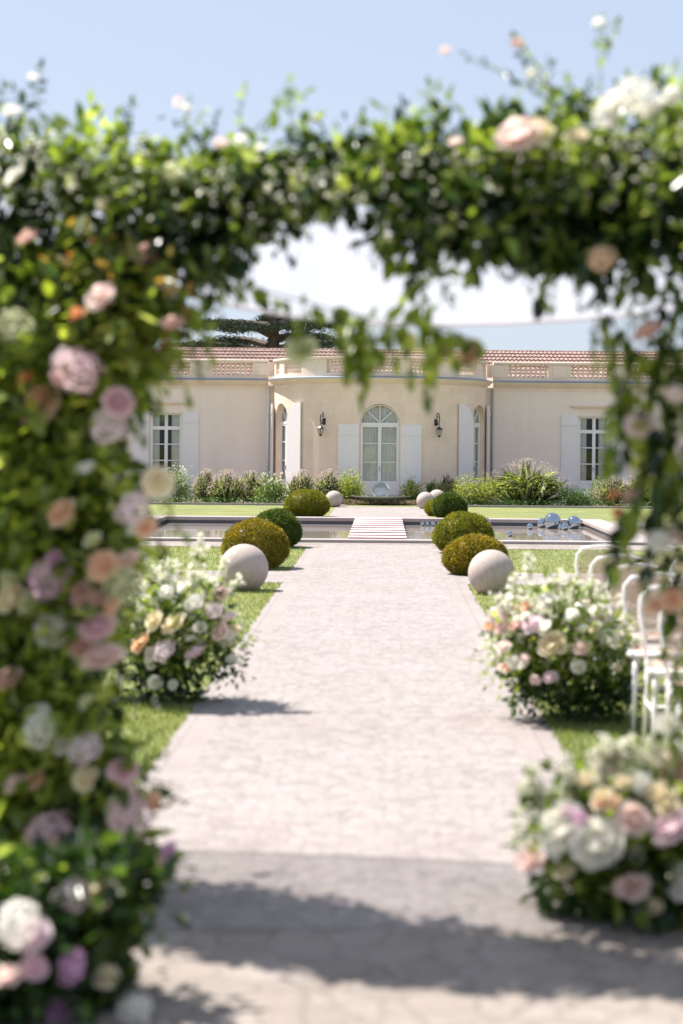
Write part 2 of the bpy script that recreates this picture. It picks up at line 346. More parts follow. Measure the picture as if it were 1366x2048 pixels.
def hyd_mesh(name, n=110):
    b = MB()
    for i in range(n):
        z = 1-1.55*(i+.5)/n; r = math.sqrt(max(0, 1-z*z)); a = i*2.39996
        nrm = Vector((r*math.cos(a), r*math.sin(a), z)); c = nrm*(random.uniform(.78, 1.05)*(1+.16*math.sin(3*nrm.x+1)*math.cos(4*nrm.y)+.1*math.sin(5*nrm.z)))
        nrm = (nrm+Vector((random.gauss(0, .25), random.gauss(0, .25), random.gauss(0, .25)))).normalized()
        t = nrm.orthogonal().normalized(); s_ = nrm.cross(t); a0 = random.uniform(0, 6)
        base = len(b.v); b.v.append(tuple(c))
        for k in range(4):
            an = a0+k*PI/2; e = t*math.cos(an)+s_*math.sin(an); f = t*math.cos(an+.75)+s_*math.sin(an+.75); g = t*math.cos(an-.75)+s_*math.sin(an-.75)
            q = len(b.v); b.v += [tuple(c+g*.11+nrm*.03), tuple(c+e*.19+nrm*.05), tuple(c+f*.11+nrm*.03)]; b.f.append((base, q, q+1, q+2))
    me = bpy.data.meshes.new(name); me.from_pydata(b.v, [], b.f); return me
ROSE_R = [(1, 6, 78, .22, 0), (.86, 6, 94, .12, .5), (.7, 5, 108, .05, .2), (.54, 5, 120, 0, .8), (.38, 4, 132, 0, .1), (.22, 3, 140, 0, .4)]
OPEN_R = [(1.05, 5, 62, .3, 0), (.9, 5, 74, .22, .6), (.62, 5, 96, .08, .3), (.4, 5, 118, 0, .1), (.24, 4, 135, 0, .7)]
SMALL_R = [(1, 5, 70, .2, 0), (.75, 5, 92, .05, .6), (.5, 4, 118, 0, .3)]
_fm = {}
FLN = {'rose': 'rose', 'open': 'garden_rose', 'hyd': 'hydrangea', 'small': 'spray_rose'}
def fmesh(kind, col):
    k = (kind, col)
    if k not in _fm:
        me = {'rose': lambda: rose_mesh(ROSE_R, 'rose'), 'open': lambda: rose_mesh(OPEN_R, 'garden_rose'), 'hyd': lambda: hyd_mesh('hydrangea'), 'small': lambda: rose_mesh(SMALL_R, 'spray_rose')}[kind]()
        me.materials.append(PET[col]); _fm[k] = me
    return _fm[k]
def flower(parent, kind, col, pos, rad, face=None):
    o = bpy.data.objects.new(FLN[kind], fmesh(kind, col)); C.objects.link(o); o.parent = parent
    o.location = Vector(pos)-parent.location
    f = Vector(face) if face is not None else Vector((-.45+random.gauss(0, .4), -.85+random.gauss(0, .25), .95+random.gauss(0, .35)))
    q = f.to_track_quat('Z', 'Y'); o.rotation_euler = q.to_euler()
    o.rotation_euler.rotate_axis('Z', random.uniform(0, 6)); o.scale = (rad, rad, rad*random.uniform(.85, 1))
    return o
def blossoms(name, pts, size, mat, parent, per=5):
    pts = np.asarray(pts); n = len(pts); P = np.repeat(pts, per, axis=0); lv = Leaves()
    lv.add(P, rdir(n*per, (0, -.2, .3)), rng.uniform(.7, 1.2, n*per)*size, rng.uniform(.6, .9, n*per)*size)
    return lv.build(name, mat, parent)

# ------------------------------------------------------------------ ground, paths, pool
PX0, PX1, PY0, PY1 = -4.55, 4.2, 29.95, 37.9        # water rectangle
XP = -.09                                           # path axis
def sheet(name, rects, z, mat, kind='structure', **k):
    b = MB()
    for x0, x1, y0, y1 in rects: b.poly([(x0, y0, z), (x1, y0, z), (x1, y1, z), (x0, y1, z)])
    return tag(b.build(name, mat), kind=kind, **k)
cx0, cx1, cy0, cy1 = PX0-.45, PX1+.45, PY0-.35, PY1+.45
sheet('lawn', [(-600, 600, -200, cy0), (-600, cx0, cy0, cy1), (cx1, 600, cy0, cy1), (-600, 600, cy1, 1200)], 0, LAWN)
PW = 1.1
sheet('path', [(XP-PW+.2245, XP+PW-.2245, 6.25, 29.2), (XP-PW+.2445, XP+PW-.2445, 38.36, 45.8)], .004, COBBLE)
sheet('path_border', [(XP-PW, XP-PW+.224, 6.25, 21.25), (XP+PW-.224, XP+PW, 6.25, 21.25), (XP-PW, XP-PW+.224, 23.15, 28.2), (XP+PW-.224, XP+PW, 23.15, 28.2),
                      (XP-PW, XP-PW+.244, 38.36, 45.8), (XP+PW-.244, XP+PW, 38.36, 45.8)], .004, BORDER)
sheet('cross_path', [(-18, XP-PW+.224, 21.26, 23.14), (XP+PW-.224, 18, 21.26, 23.14)], .004, COBBLE)
sheet('paving', [(-9, XP-PW+.224, 28.21, 29.2), (XP+PW-.224, 9, 28.21, 29.2), (-9, 9, 29.2, cy0), (cx1, 7.2, cy0, cy1)], .005, SLAB)
sheet('forecourt', [(-14, 14, -8, 6.245)], .004, SLAB)
pool = empty('reflecting_pool', (XP, 34, 0), label='long rectangular reflecting pool with pale stone coping crossing the garden before the house', cat='pool')
b = MB(); o_ = Vector((-XP, -34, 0))
def rel(x0, x1, y0, y1, z0, z1, mb): mb.box(x0-XP, x1-XP, y0-34, y1-34, z0, z1)
for (x0, x1, y0, y1) in ((cx0, cx1, cy0, PY0), (cx0, cx1, PY1, cy1), (cx0, PX0, PY0+.002, PY1-.002), (PX1, cx1, PY0+.002, PY1-.002)): rel(x0, x1, y0, y1, -.02, .055, b)
cp = b.build('coping', COPING, pool)
bm_ = cp.modifiers.new('bevel', 'BEVEL'); bm_.width = .012; bm_.segments = 2
b = MB()
rel(PX0-.1, PX1+.1, PY1+.04, PY1+.1, -.5, -.021, b); rel(PX0-.1, PX1+.1, PY0-.1, PY0-.04, -.5, -.021, b)
rel(PX0-.1, PX0-.04, PY0-.03, PY1+.03, -.5, -.021, b); rel(PX1+.04, PX1+.1, PY0-.03, PY1+.03, -.5, -.021, b)
b.build('basin_wall', EDGE, pool)
sheet('water', [(PX0-.04, PX1+.04, PY0-.04, PY1+.04)], -.085, WATER)

# footbridge of slabs
br = empty('footbridge', (XP, 34, -.085), label='low white slatted footbridge crossing the middle of the pool', cat='footbridge')
n = 9; stp = (PY1-PY0)/n
for i in range(n):
    y = PY0+stp*i-34
    pk = MB().box(-.48, .48, y+.235, y+stp-.215, .075, .145).build('plank', REDW, br); MB().box(-.49, .49, y+.225, y+stp-.205, .1455, .153).build('plank_top', SLATW, pk)
for sx in (-.4, .4): MB().box(sx-.04, sx+.04, PY0-34+.01, PY1-34-.01, .0, .074).build('beam', REDW, br)

# lawn blades
lv = Leaves()
def blades(x0, x1, y0, y1, n, h):
    P = np.stack([rng.uniform(x0, x1, n), rng.uniform(y0, y1, n), np.zeros(n)], 1)
    lv.add(P, rdir(n)*.5+np.array([0, 0, 1.]), rng.uniform(.5, 1.2, n)*h, .006)
e = XP-PW; f_ = XP+PW
blades(e-1.3, e+.02, 6.3, 12, 16000, .035); blades(f_-.02, f_+1.4, 6.3, 12, 16000, .035)
blades(e-2.4, e+.02, 12, 21.2, 14000, .035); blades(f_-.02, f_+2.8, 12, 21.2, 14000, .035)
blades(e-2.4, e+.02, 23.2, 28.2, 5000, .035); blades(f_-.02, f_+2.8, 23.2, 28.2, 5000, .035)
tag(lv.build('grass', GRASS), 'short mown grass beside the pale path', 'grass', kind='stuff')
# fallen petals near the left bush are skipped: too small to see

# bed in front of the house
sheet('flower_bed', [(-13, -.98, 46.2, 51.2), (.85, 13, 46.2, 51.2), (-.97, .84, 46.9, 48.2)], .006, SOIL)
ed = MB().box(-13, -1.25, 46.08, 46.18, 0, .05).box(1.1, 13, 46.08, 46.18, 0, .05).build('bed_edging', COPING); tag(ed, 'pale stone edging strip along the front of the shrub bed', 'edging')

# ------------------------------------------------------------------ house
XC = -.1; YW = 51.5; RB = 3.03
house = empty('house', (XC, YW, 0), label='long single storey house with rounded stone bay, white shutters and balustraded parapet', cat='house')
ZT = 3.22                                           # underside of the cornice
def wall_open(b, x0, x1, z0, z1, ops, y0, y1):
    xs = x0
    for (a, c, s0, s1) in sorted(ops):
        b.box(xs, a, y0, y1, z0, z1)
        if s0 > z0: b.box(a, c, y0, y1, z0, s0)
        b.box(a, c, y0, y1, s1, z1); xs = c
    b.box(xs, x1, y0, y1, z0, z1)
b = MB(); WX = 6.13; hw = .47
wall_open(b, -13.4, -2.92, 0, ZT, [(-WX-hw, -WX+hw, .2, 2.42)], 0, .4)
wall_open(b, 2.92, 13.4, 0, ZT, [(WX-hw, WX+hw, .2, 2.42)], 0, .4)
b.box(-13.4, -13.0, .4, 12.5, 0, ZT).box(13.0, 13.4, .4, 12.5, 0, ZT).box(-13.4, 13.4, 12.5, 12.9, 0, ZT)
b.build('wall', PLASTER, house)
MB().box(-12.9, 12.9, .5, 12.4, .0, .05).box(-12.9, 12.9, 4, 4.1, .05, 3).build('room', DARK, house)  # near-black floor and partition: the dark of the unlit interior is painted
# bay wall with arched openings
def arch_top(th, c, half, spring, rise):
    t = (th-c)/half; return spring+rise*math.sqrt(max(0, 1-t*t))
OPN = [(R(0), R(10.3), 2.17, .5), (R(-66), R(9.3), 2.2, .5), (R(66), R(9.3), 2.2, .5)]
ZB = .2
def pol(th, r, z): return (r*math.sin(th), -r*math.cos(th), z)
def bay_wall():
    ths = set(np.linspace(R(-90), R(90), 61))
    for c, h, s, r in OPN:
        ths = {t for t in ths if not (c-h-.005 < t < c+h+.005)}
        ths |= set(c+h*math.sin(a) for a in np.linspace(-PI/2, PI/2, 25))
    ths = sorted(ths); v = []; f = []; uv = []
    def quad(p, u):
        k = len(v); v.extend(p); f.append((k, k+1, k+2, k+3)); uv.extend(u)
    for a, c_ in zip(ths[:-1], ths[1:]):
        mid = (a+c_)/2; op = next((o for o in OPN if abs(mid-o[0]) < o[1]), None)
        def face(z0a, z0b, z1a, z1b, r, flip=False):
            p = [pol(a, r, z0a), pol(c_, r, z0b), pol(c_, r, z1b), pol(a, r, z1a)]; u = [(a*r, z0a), (c_*r, z0b), (c_*r, z1b), (a*r, z1a)]
            if flip: p.reverse(); u.reverse()
            quad(p, u)
        for r, fl in ((RB, False), (RB-.35, True)):
            if op:
                ta, tb = (arch_top(t, *op) for t in (a, c_))
                face(ta, tb, ZT, ZT, r, fl); face(0, 0, ZB, ZB, r, fl)
            else: face(0, 0, ZT, ZT, r, fl)
        if op:
            quad([pol(a, RB, ta), pol(a, RB-.35, ta), pol(c_, RB-.35, tb), pol(c_, RB, tb)][::-1], [(a*RB, .05)]*4)
            quad([pol(a, RB, ZB), pol(c_, RB, ZB), pol(c_, RB-.35, ZB), pol(a, RB-.35, ZB)], [(a*RB, .05)]*4)
    for c, h, s, r in OPN:
        for t, fl in ((c-h, 0), (c+h, 1)):
            p = [pol(t, RB, ZB), pol(t, RB-.35, ZB), pol(t, RB-.35, s), pol(t, RB, s)]
            if fl: p.reverse()
            quad(p, [(t*RB+.1, .05)]*4)
    me = bpy.data.meshes.new('bay_wall'); me.from_pydata(v, [], f); ul = me.uv_layers.new(name='UVMap')
    for i, u in enumerate(uv): ul.data[i].uv = (u[0]+20, u[1])
    return link('bay_wall', me, ASHLAR, house)
bay_wall()
# arch surrounds
for c, h, s, r in OPN:
    b = MB(); pts = []
    for k in range(17):
        a = PI*k/16; pts.append((c-math.cos(a)*h, s+math.sin(a)*r))
    inner = [(c-h, 0.2)]+pts+[(c+h, .2)]
    for i in range(len(inner)-1):
        (t0, z0), (t1, z1) = inner[i], inner[i+1]
        def outp(t, z):
            dt, dz = (t-c)/h, max(0, z-s)/r
            l_ = math.hypot(dt, dz) or 1
            return (c+(t-c)*(1+.13/l_*abs(dt)/max(abs(dt), .001)*min(1, abs(dt)+.001)) if z <= s+.001 else c+(t-c)*1.13, z if z <= s+.001 else s+(z-s)*1.13)
        o0, o1 = outp(t0, z0), outp(t1, z1)
        q = [pol(t0, RB+.012, z0), pol(t1, RB+.012, z1), pol(o1[0], RB+.012, o1[1]), pol(o0[0], RB+.012, o0[1])]
        b.poly(q)
    b.build('arch_surround', STONE, house)
# cornices / parapets -- profile swept along the front line (wing, bay, wing)
def sweep(prof, line, name, mat, parent):             # prof: (out, z); line: list of (point fn)
    v = []; f = []; n = len(prof)
    for fn in line: v += [fn(o, z) for o, z in prof]
    for i in range(len(line)-1):
        for j in range(n): f.append((i*n+j, (i+1)*n+j, (i+1)*n+(j+1) % n, i*n+(j+1) % n))
    f.append(tuple(range(n-1, -1, -1))); f.append(tuple((len(line)-1)*n+j for j in range(n)))
    me = bpy.data.meshes.new(name); me.from_pydata(v, [], f); return link(name, me, mat, parent)
def wing_line(x0, x1): return [lambda o, z, x=x: (x, -o, z) for x in (x0, x1)]
def bay_line(a0=-90, a1=90, n=48): return [lambda o, z, t=t: pol(t, RB+o, z) for t in np.linspace(R(a0), R(a1), n)]
CORN = [(-.2, 3.221), (.02, 3.221), (.05, 3.26), (.10, 3.28), (.13, 3.325), (.17, 3.345), (.17, 3.372), (-.2, 3.372)]
LEADP = [(-.15, 3.374), (.185, 3.374), (.185, 3.388), (.02, 3.43), (-.15, 3.43)]
BASEP = [(-.22, 3.431), (.0, 3.431), (.0, 3.515), (-.22, 3.515)]
TOPP = [(-.25, 3.88), (.0, 3.88), (.04, 3.90), (.04, 3.955), (-.25, 3.975)]
for prof, nm, mt in ((CORN, 'cornice', STONE), (LEADP, 'lead_flashing', LEAD), (BASEP, 'parapet_base', STONE), (TOPP, 'parapet_rail', STONE)):
    sweep(prof, bay_line(), nm, mt, house)
    eo = .19
    sweep(prof, wing_line(-13.45, -RB-eo+.0), nm, mt, house); sweep(prof, wing_line(RB+eo, 13.45), nm, mt, house)
FR = [(-.05, 3.12), (.012, 3.12), (.012, 3.218), (-.05, 3.218)]
sweep(FR, bay_line(), 'frieze', STONE, house); sweep(FR, wing_line(-13.4, -RB-.02), 'frieze', STONE, house); sweep(FR, wing_line(RB+.02, 13.4), 'frieze', STONE, house)
# balusters
prof = [(.05, 0), (.05, .03), (.03, .04), (.024, .06), (.05, .11), (.056, .14), (.03, .175), (.022, .185), (.03, .195), (.056, .23), (.05, .26), (.024, .305), (.03, .325), (.05, .335), (.05, .365)]
me_b = MB().lathe(prof, k=8).build('baluster', STONE, house, True, loc=(0, 0, -50)); mesh_bal = me_b.data; bpy.data.objects.remove(me_b)
def bal(x, y): link('baluster', mesh_bal, None, house, (x, y, 3.515))
groups = [(3.66, 4.80), (5.45, 6.60), (7.25, 8.38)]
pb = MB()
for sg in (-1, 1):
    for a, c_ in groups:
        for k in range(8): bal(sg*(a+(k+.5)*(c_-a)/8), .12)
    ed_ = [3.04]+[q for g in groups for q in g]+[13.4]
    for i in range(0, len(ed_), 2):
        x0, x1 = sg*ed_[i], sg*ed_[i+1]; x0, x1 = min(x0, x1), max(x0, x1)
        pr_ = MB().box(x0, x1, .0, .22, 3.516, 3.879).build('parapet_pier', STONE, house)
        if x1-x0 < 2: MB().box((x0+x1)/2-.2, (x0+x1)/2+.2, -.025, -.002, 3.52, 3.875).build('raised_panel', STONE, pr_)
bg_ = [(-78, -69), (-62.5, -46), (-29, -15.5), (-10, 10), (15.5, 29), (46, 62.5), (69, 78)]
pp = MB(); edges = [-90]+[q for g in bg_ for q in g]+[90]
for (a, c_), nb_ in zip(bg_, (4, 7, 6, 9, 6, 7, 4)):
    for k in range(nb_):
        t = R(a+(k+.5)*(c_-a)/nb_); x, y, _ = pol(t, RB-.11, 0); bal(x, y)
PIER = [(-.215, 3.516), (-.003, 3.516), (-.003, 3.879), (-.215, 3.879)]
for i in range(0, len(edges), 2): sweep(PIER, bay_line(edges[i], edges[i+1], 8), 'parapet_pier', STONE, house)
MB().prism([pol(t, RB-.2, 3.38) for t in np.linspace(R(-90), R(90), 24)], (0, 0, .03)).build('bay_roof', LEAD, house)
# tiled roof
def roof():
    v = []; f = []; tw = .135; rows = 10; x0, x1 = -13.5, 13.5; nx = int((x1-x0)/tw)*4
    y0, z0, y1, z1 = .5, 3.30, 7.0, 4.60; rr = []
    for r_ in range(rows):
        for e_ in (0, 1):
            t = (r_+e_)/rows; lift = .045*(1-e_)
            rr.append([(x0+(x1-x0)*i/nx, y0+(y1-y0)*t, z0+(z1-z0)*t+lift+.028*abs(math.sin(PI*i/4))+.004*math.sin(i*1.7+r_)) for i in range(nx+1)])
    for row in rr: v += row
    for r_ in range(len(rr)-1):
        for i in range(nx): k = r_*(nx+1)+i; f.append((k, k+1, k+nx+2, k+nx+1))
    me = bpy.data.meshes.new('roof'); me.from_pydata(v, [], f); o = link('roof', me, TILE, house)
    MB().poly([(x0, 7.0, 4.60), (x1, 7.0, 4.60), (x1, 13.4, 3.3), (x0, 13.4, 3.3)]).build('roof_back', TILE, house)
    rb = MB()
    for i in range(int((x1-x0)/.36)):
        xx = x0+i*.36; rb.tube([(xx, 7, 4.60), (xx+.33, 7, 4.60), (xx+.36, 7, 4.60)], [.055, .06, .075], 10)
    rb.build('ridge_tile', TILE, o)
    g = MB().poly([(x0+.02, y0+.05, 3.25), (x0+.02, 13.3, 3.25), (x0+.02, 7, 4.58)]).poly([(x1-.02, y0+.05, 3.25), (x1-.02, 7, 4.58), (x1-.02, 13.3, 3.25)])
    g.build('gable', PLASTER, house)
roof()
MB().box(-13.3, 13.3, .42, .46, 3.0, 3.5).build('eave_board', PAINTW, house)
# windows: local frame x across, y = into the house, z up
def window(mx, wdt, z0, zpan, zt, arched, rise=.5, door_lines=(.36, .7), full_curtain=True):
    win = bpy.data.objects.new('window', None); C.objects.link(win); win.parent = house; win.matrix_local = mx; win.empty_display_size = .1
    h = wdt/2; fr = MB(); t = .05
    fr.box(-h, -h+t, 0, .07, z0, zt).box(h-t, h, 0, .07, z0, zt).box(-h+t, h-t, 0, .07, zt-t, zt)     # jambs and head
    fr.box(-.045, .045, -.004, .066, z0+.001, zt-t-.001)                                                     # meeting stile
    fr.box(-h+t, -.046, .005, .06, z0, zpan-.05)
    fr.box(.046, h-t, .005, .06, z0, zpan-.05)
    for sx in (-1, 1):
        a, c_ = sorted((sx*.046, sx*(h-t)))
        fr.box(a, c_, 0, .06, zpan-.049, zpan+.03)
        st = a if sx > 0 else c_-.035
        fr.box(c_-.035 if sx > 0 else a, c_ if sx > 0 else a+.035, .004, .058, zpan+.031, zt-t-.002)
    for q in door_lines:
        z = zpan+(zt-zpan)*q; tk = .05 if (not arched and q == door_lines[-1]) else .014
        for a, c_ in ((-h+t+.001, -.0455), (.0455, h-t-.036)): fr.box(a, c_, -.002 if tk > .02 else .008, .05, z-tk, z+tk)
    if arched:
        fr.box(-h, h, -.01, .08, zt+.001, zt+.07)
        N = 24; zz = zt+.071
        for i in range(N):
            a0, a1 = PI*i/N, PI*(i+1)/N
            def P(a, k): return (math.cos(a)*h*k, 0, zz+math.sin(a)*rise*k)
            kk = 1-.045/h; fr.prism([P(a0, 1), P(a0, kk), P(a1, kk), P(a1, 1)], (0, .07, 0))
        for a in (PI/4, PI/2, 3*PI/4):
            d = Vector((math.cos(a)*h, 0, math.sin(a)*rise))*.93; pz = Vector((0, 0, zz)); nrm = Vector((-d.z, 0, d.x)).normalized()*.014
            fr.prism([pz+nrm, pz-nrm, pz+d-nrm, pz+d+nrm], (0, .05, 0))
    fo = fr.build('frame', PAINTW, win)
    g = MB().poly([(-h+.03, .035, zpan), (h-.03, .035, zpan), (h-.03, .035, zt-.02), (-h+.03, .035, zt-.02)])
    if arched: g.poly([(math.cos(a)*h*.96, .035, zt+.09+math.sin(a)*rise*.95) for a in np.linspace(0, PI, 25)])
    g.build('pane', PANE, win)
    cu = MB(); top = zt+(rise if arched else -.05)
    spans = [(-h+.02, h-.02)] if full_curtain else [(-h+.02, -h*.42), (h*.3, h-.02)]
    for a, c_ in spans:
        N = 60 if full_curtain else 16; base = len(cu.v)
        for i in range(N+1):
            x = a+(c_-a)*i/N; y = .1+.022*math.sin(x*62)+.012*math.sin(x*23+1)
            hgt = top if not arched else min(top, zt+.08+rise*.98*math.sqrt(max(.0, 1-(x/h)**2)))
            cu.v += [(x, y, zpan-.1), (x, y, hgt)]
        for i in range(N): k = base+2*i; cu.f.append((k, k+2, k+3, k+1))
    cu.build('curtain', CURTAIN, win, True)
    MB().box(-.012, .012, -.03, -.006, zpan+.3, zpan+.42).build('handle', ZINC, win)
    return win
for sg in (-1, 1):
    window(Matrix.Translation((sg*WX, .1, 0)), 2*hw-.004, .2, .56, 2.418, False, door_lines=(.27, .52, .77), full_curtain=False)
for c, h, s, r in OPN:
    wd_ = 2*h*RB*.985; x, y, _ = pol(c, RB*math.cos(h)-.12, 0)
    window(Matrix.Translation((x, y, 0)) @ Matrix.Rotation(c, 4, 'Z'), wd_, .2, .56, s-.075, True, r*.98, door_lines=(.35, .68))
# shutters
def shutter(mx, x0, x1, z0, z1, arched=0, mat=SHUT):
    b = MB()
    if arched:
        n = 14; pts = [(x0, 0, z0), (x1, 0, z0)]; cxx = x1 if arched > 0 else x0; rw = x1-x0
        top = [(cxx-arched*rw*math.cos(a), 0, z1-.5+.5*math.sin(a)) for a in np.linspace(PI/2, 0, n)]
        if arched < 0: top = top[::1]
        pts = [(x0, 0, z0), (x1, 0, z0)]+(top if arched > 0 else top[::-1])
        b.prism(pts, (0, .04, 0))
    else:
        b.box(x0, x1, 0, .035, z0, z1)
        for k in range(1, 5):
            xx = x0+(x1-x0)*k/5; b.box(xx-.003, xx+.003, -.003, -.0005, z0+.02, z1-.02)
        for zc in (z0+.25, z1-.25): b.box(x0+.015, x1-.015, -.018, -.005, zc-.035, zc+.035)
    o = b.build('shutter', mat, house); o.matrix_local = mx
    return o
for sg in (-1, 1):
    for sx in (-1, 1):
        a, c_ = sorted((sg*WX+sx*(hw+.015), sg*WX+sx*(hw+.015+.46))); shutter(Matrix.Translation((0, -.04, 0)), a, c_, .22, 2.45)
for sx in (-1, 1):                                   # front window of the bay: hinged flat on the curve
    t = R(sx*(10.3+5.8)); x, y, _ = pol(t, RB+.035, 0)
    shutter(Matrix.Translation((x, y, 0)) @ Matrix.Rotation(t*.8, 4, 'Z'), -.285, .285, .24, 2.12)
for sg in (-1, 1):
    t = R(sg*(66-9.3-6.2)); x, y, _ = pol(t, RB+.06, 0)
    shutter(Matrix.Translation((x, y, 0)) @ Matrix.Rotation(t, 4, 'Z'), -.31, .31, .22, 2.72, arched=-sg if sg < 0 else -1)
    t = R(sg*(66+9.3+6.2)); x, y, _ = pol(t, RB+.1, 0)
    shutter(Matrix.Translation((x, y, 0)) @ Matrix.Rotation(t, 4, 'Z'), -.28, .28, .22, 2.7, arched=0)
for sg in (-1, 1):
    MB().box(sg*WX-.68, sg*WX+.68, -.09, -.003, 2.70, 2.735).box(sg*WX-.62, sg*WX+.62, -.05, -.002, 2.66, 2.699).build('lintel_moulding', STONE, house)
for x0, x1 in ((-13.4, -3.1), (3.1, 13.4)): MB().box(x0, x1, -.03, -.001, 0, .16).build('plinth', STONE, house)
dp = MB().tube([(RB+.17, -.07, .0), (RB+.17, -.07, 3.2)], .035, 10).build('downpipe', ZINC, house, True)
MB().tube([(-RB-.17, -.07, .0), (-RB-.17, -.07, 3.2)], .035, 10).build('downpipe', PAINTW, house, True)

# wall lanterns
def lantern(th, label):
    x, y, _ = pol(th, RB+.012, 0)
    t = empty('wall_lantern', (XC+x, YW+y, 2.0), th, label=label, cat='wall lantern', group='iron lanterns on the bay wall')
    MB().lathe([(.03, 0), (.05, .02), (.05, .16), (.03, .18)], (0, -.0, .1), 10).build('wall_plate', IRON, t)
    sc = [(0, -.02, .2), (0, -.06, .12), (0, -.13, .14), (0, -.19, .25), (0, -.17, .38), (0, -.10, .44), (0, -.04, .4), (0, -.04, .33), (0, -.085, .31), (0, -.1, .35)]
    MB().tube(sc, .014, 6).tube([(0, -.17, .14), (0, -.17, .06)], .008, 6).tube([(-.0, -.13, .14), (0, -.17, .14)], .012, 6).build('bracket', IRON, t)
    c = (0, -.17, -.17)
    MB().lathe([(.02, .25), (.03, .235), (.1, .18), (.105, .165), (.09, .16)][::-1], c, 6).build('cap', IRON, t)
    MB().lathe([(.045, .0), (.082, .16)], c, 6).build('lamp_glass', LAMPG, t)
    cg = MB()
    for k in range(6):
        a = 2*PI*k/6; cg.tube([(c[0]+.047*math.cos(a), c[1]+.047*math.sin(a), c[2]), (c[0]+.086*math.cos(a), c[1]+.086*math.sin(a), c[2]+.162)], .007, 5)
    cg.lathe([(.012, -.05), (.03, -.03), (.052, -.012), (.052, .004)], c, 6).build('cage', IRON, t)
lantern(R(-30), 'black iron wall lantern on the stone bay, at the left of the arched front door')
lantern(R(30), 'black iron wall lantern on the stone bay, at the right of the arched front door')

# ------------------------------------------------------------------ cedar behind the house
def cedar():
    base = W(540, 700, 72); t = empty('cedar_tree', (base.x, 72, 0), label='dark flat-tiered cedar tree rising behind the tiled roof', cat='tree')
    tk = MB().tube([(0, 0, 0), (.1, 0, 3), (0, .1, 4.5), (.2, 0, 5.8), (.1, 0, 6.9)], [.42, .36, .3, .2, .06], 12)
    lv = Leaves(); rs = np.random.default_rng(3); ends = []
    for (z, a, L, up) in ((3.6, 2.9, 2.6, .3), (4.1, 3.3, 3.4, .4), (4.2, .1, 2.9, .35), (4.7, 2.7, 4.6, .3), (4.8, .4, 3.4, .3), (5.1, 3.6, 3.9, .25), (5.2, -.5, 3.4, .25), (5.4, 2.3, 3.6, .3), (5.6, .8, 3.0, .3), (5.9, 4.2, 3.0, .2), (6.0, 5.3, 2.8, .2), (6.2, 3.0, 3.2, .15), (6.2, 0, 2.4, .15), (6.6, 1.5, 2.0, .1)):
        pts = [Vector((math.cos(a)*L*q, math.sin(a)*L*q, z+up*math.sin(q*2.2)*1.3)) for q in np.linspace(0, 1, 7)]
        tk.tube(pts, [.17*(1-.8*i/6)+.02 for i in range(7)], 6)
        for q in np.linspace(.3, 1, 9):
            p = pts[0].lerp(pts[-1], q); k = q*6; i0 = min(5, int(k)); p = pts[i0].lerp(pts[i0+1], k-i0)
            for s_ in (-1, 1):
                l2 = L*.32*(1.1-q*.5); a2 = a+s_*1.0+rs.normal()*.25
                e_ = p+Vector((math.cos(a2)*l2, math.sin(a2)*l2, -.05-abs(rs.normal())*.12)); tk.tube([p, e_], [.035, .012], 4, False)
                for r_ in np.linspace(.15, 1, 7):
                    pc = p.lerp(e_, r_); n = 17
                    P = np.array(pc)+rs.normal(size=(n, 3))*np.array([.17, .17, .07])
                    lv.add(P, rdir(n)*np.array([1, 1, .5]), rs.uniform(.08, .24, n), .022)
    tk.build('trunk', BARK, t); lv.build('crown', CEDAR, t)
cedar()

# ------------------------------------------------------------------ topiary, spheres, mirror balls
def topiary(px, wpx, ytop, ybase, col, label, Y=None, n=6500):
    Y = Y or F*H/(ybase-VY-(px-VX)*math.sin(ROLL)); a = W(px, ybase, Y); r = wpx*Y/F/2; h = W(px, ytop, Y).z
    t = empty('topiary_dome', (a.x, Y, 0), label=label, cat='topiary', group='clipped yew domes along the path')
    zc = h*.38; rz = h-zc
    u = rng.normal(size=(n, 3)); u /= np.linalg.norm(u, axis=1, keepdims=True); u = u[u[:, 2] > -.75]; n2 = len(u)
    bl = 1+.035*np.sin(u[:, 0]*7+px)*np.cos(u[:, 1]*6)+.02*rng.normal(size=n2)
    P = u*np.array([r, r, 1])*bl[:, None]*.96; P[:, 2] = np.where(u[:, 2] > 0, u[:, 2]*rz*bl*.96, u[:, 2]*zc*1.25)+zc
    P[:, 2] = np.maximum(P[:, 2], .01); k = np.where(u[:, 2] < 0, 1-.25*u[:, 2]**2, 1.); P[:, :2] *= k[:, None]
    lv = Leaves()
    for s_ in range(3): lv.add(P+rng.normal(size=P.shape)*.008, u*1.0+rng.normal(size=P.shape)*.75, rng.uniform(.02, .042, n2), .013)
    lv.build('foliage', YEW[col], t)
    b = MB(); pr = []
    for i in range(13):
        s_ = -.8+1.8*i/12; a_ = math.sqrt(max(0, 1-s_*s_)); zz = s_*rz*.93+zc if s_ > 0 else max(.0, s_*zc*1.25+zc)
        pr.append((max(.002, a_*r*.92*(1-.25*s_*s_ if s_ < 0 else 1)), zz))
    b.lathe(pr, k=28).build('inner_growth', YEW['green' if col == 'green' else col], t, True)
    return t
topiary(614, 92, 979, 1035, 'lime', 'yellow-green clipped yew dome standing beyond the pool at the left of the path', 39.6)
topiary(553, 98, 1019, 1090, 'green', 'dark green clipped yew dome before the pool, behind the left orange-brown dome', 28.3)
topiary(510, 130, 1039, 1141, 'olive', 'orange-brown clipped yew dome behind the near left stone ball', 23.7)
topiary(880, 62, 997, 1034, 'lime', 'small yellow clipped yew dome mostly hidden behind a dark green one beyond the pool', 40.6, 3500)
topiary(899, 68, 985, 1037, 'green', 'dark green clipped yew dome beyond the pool at the right of the path', 39.2)
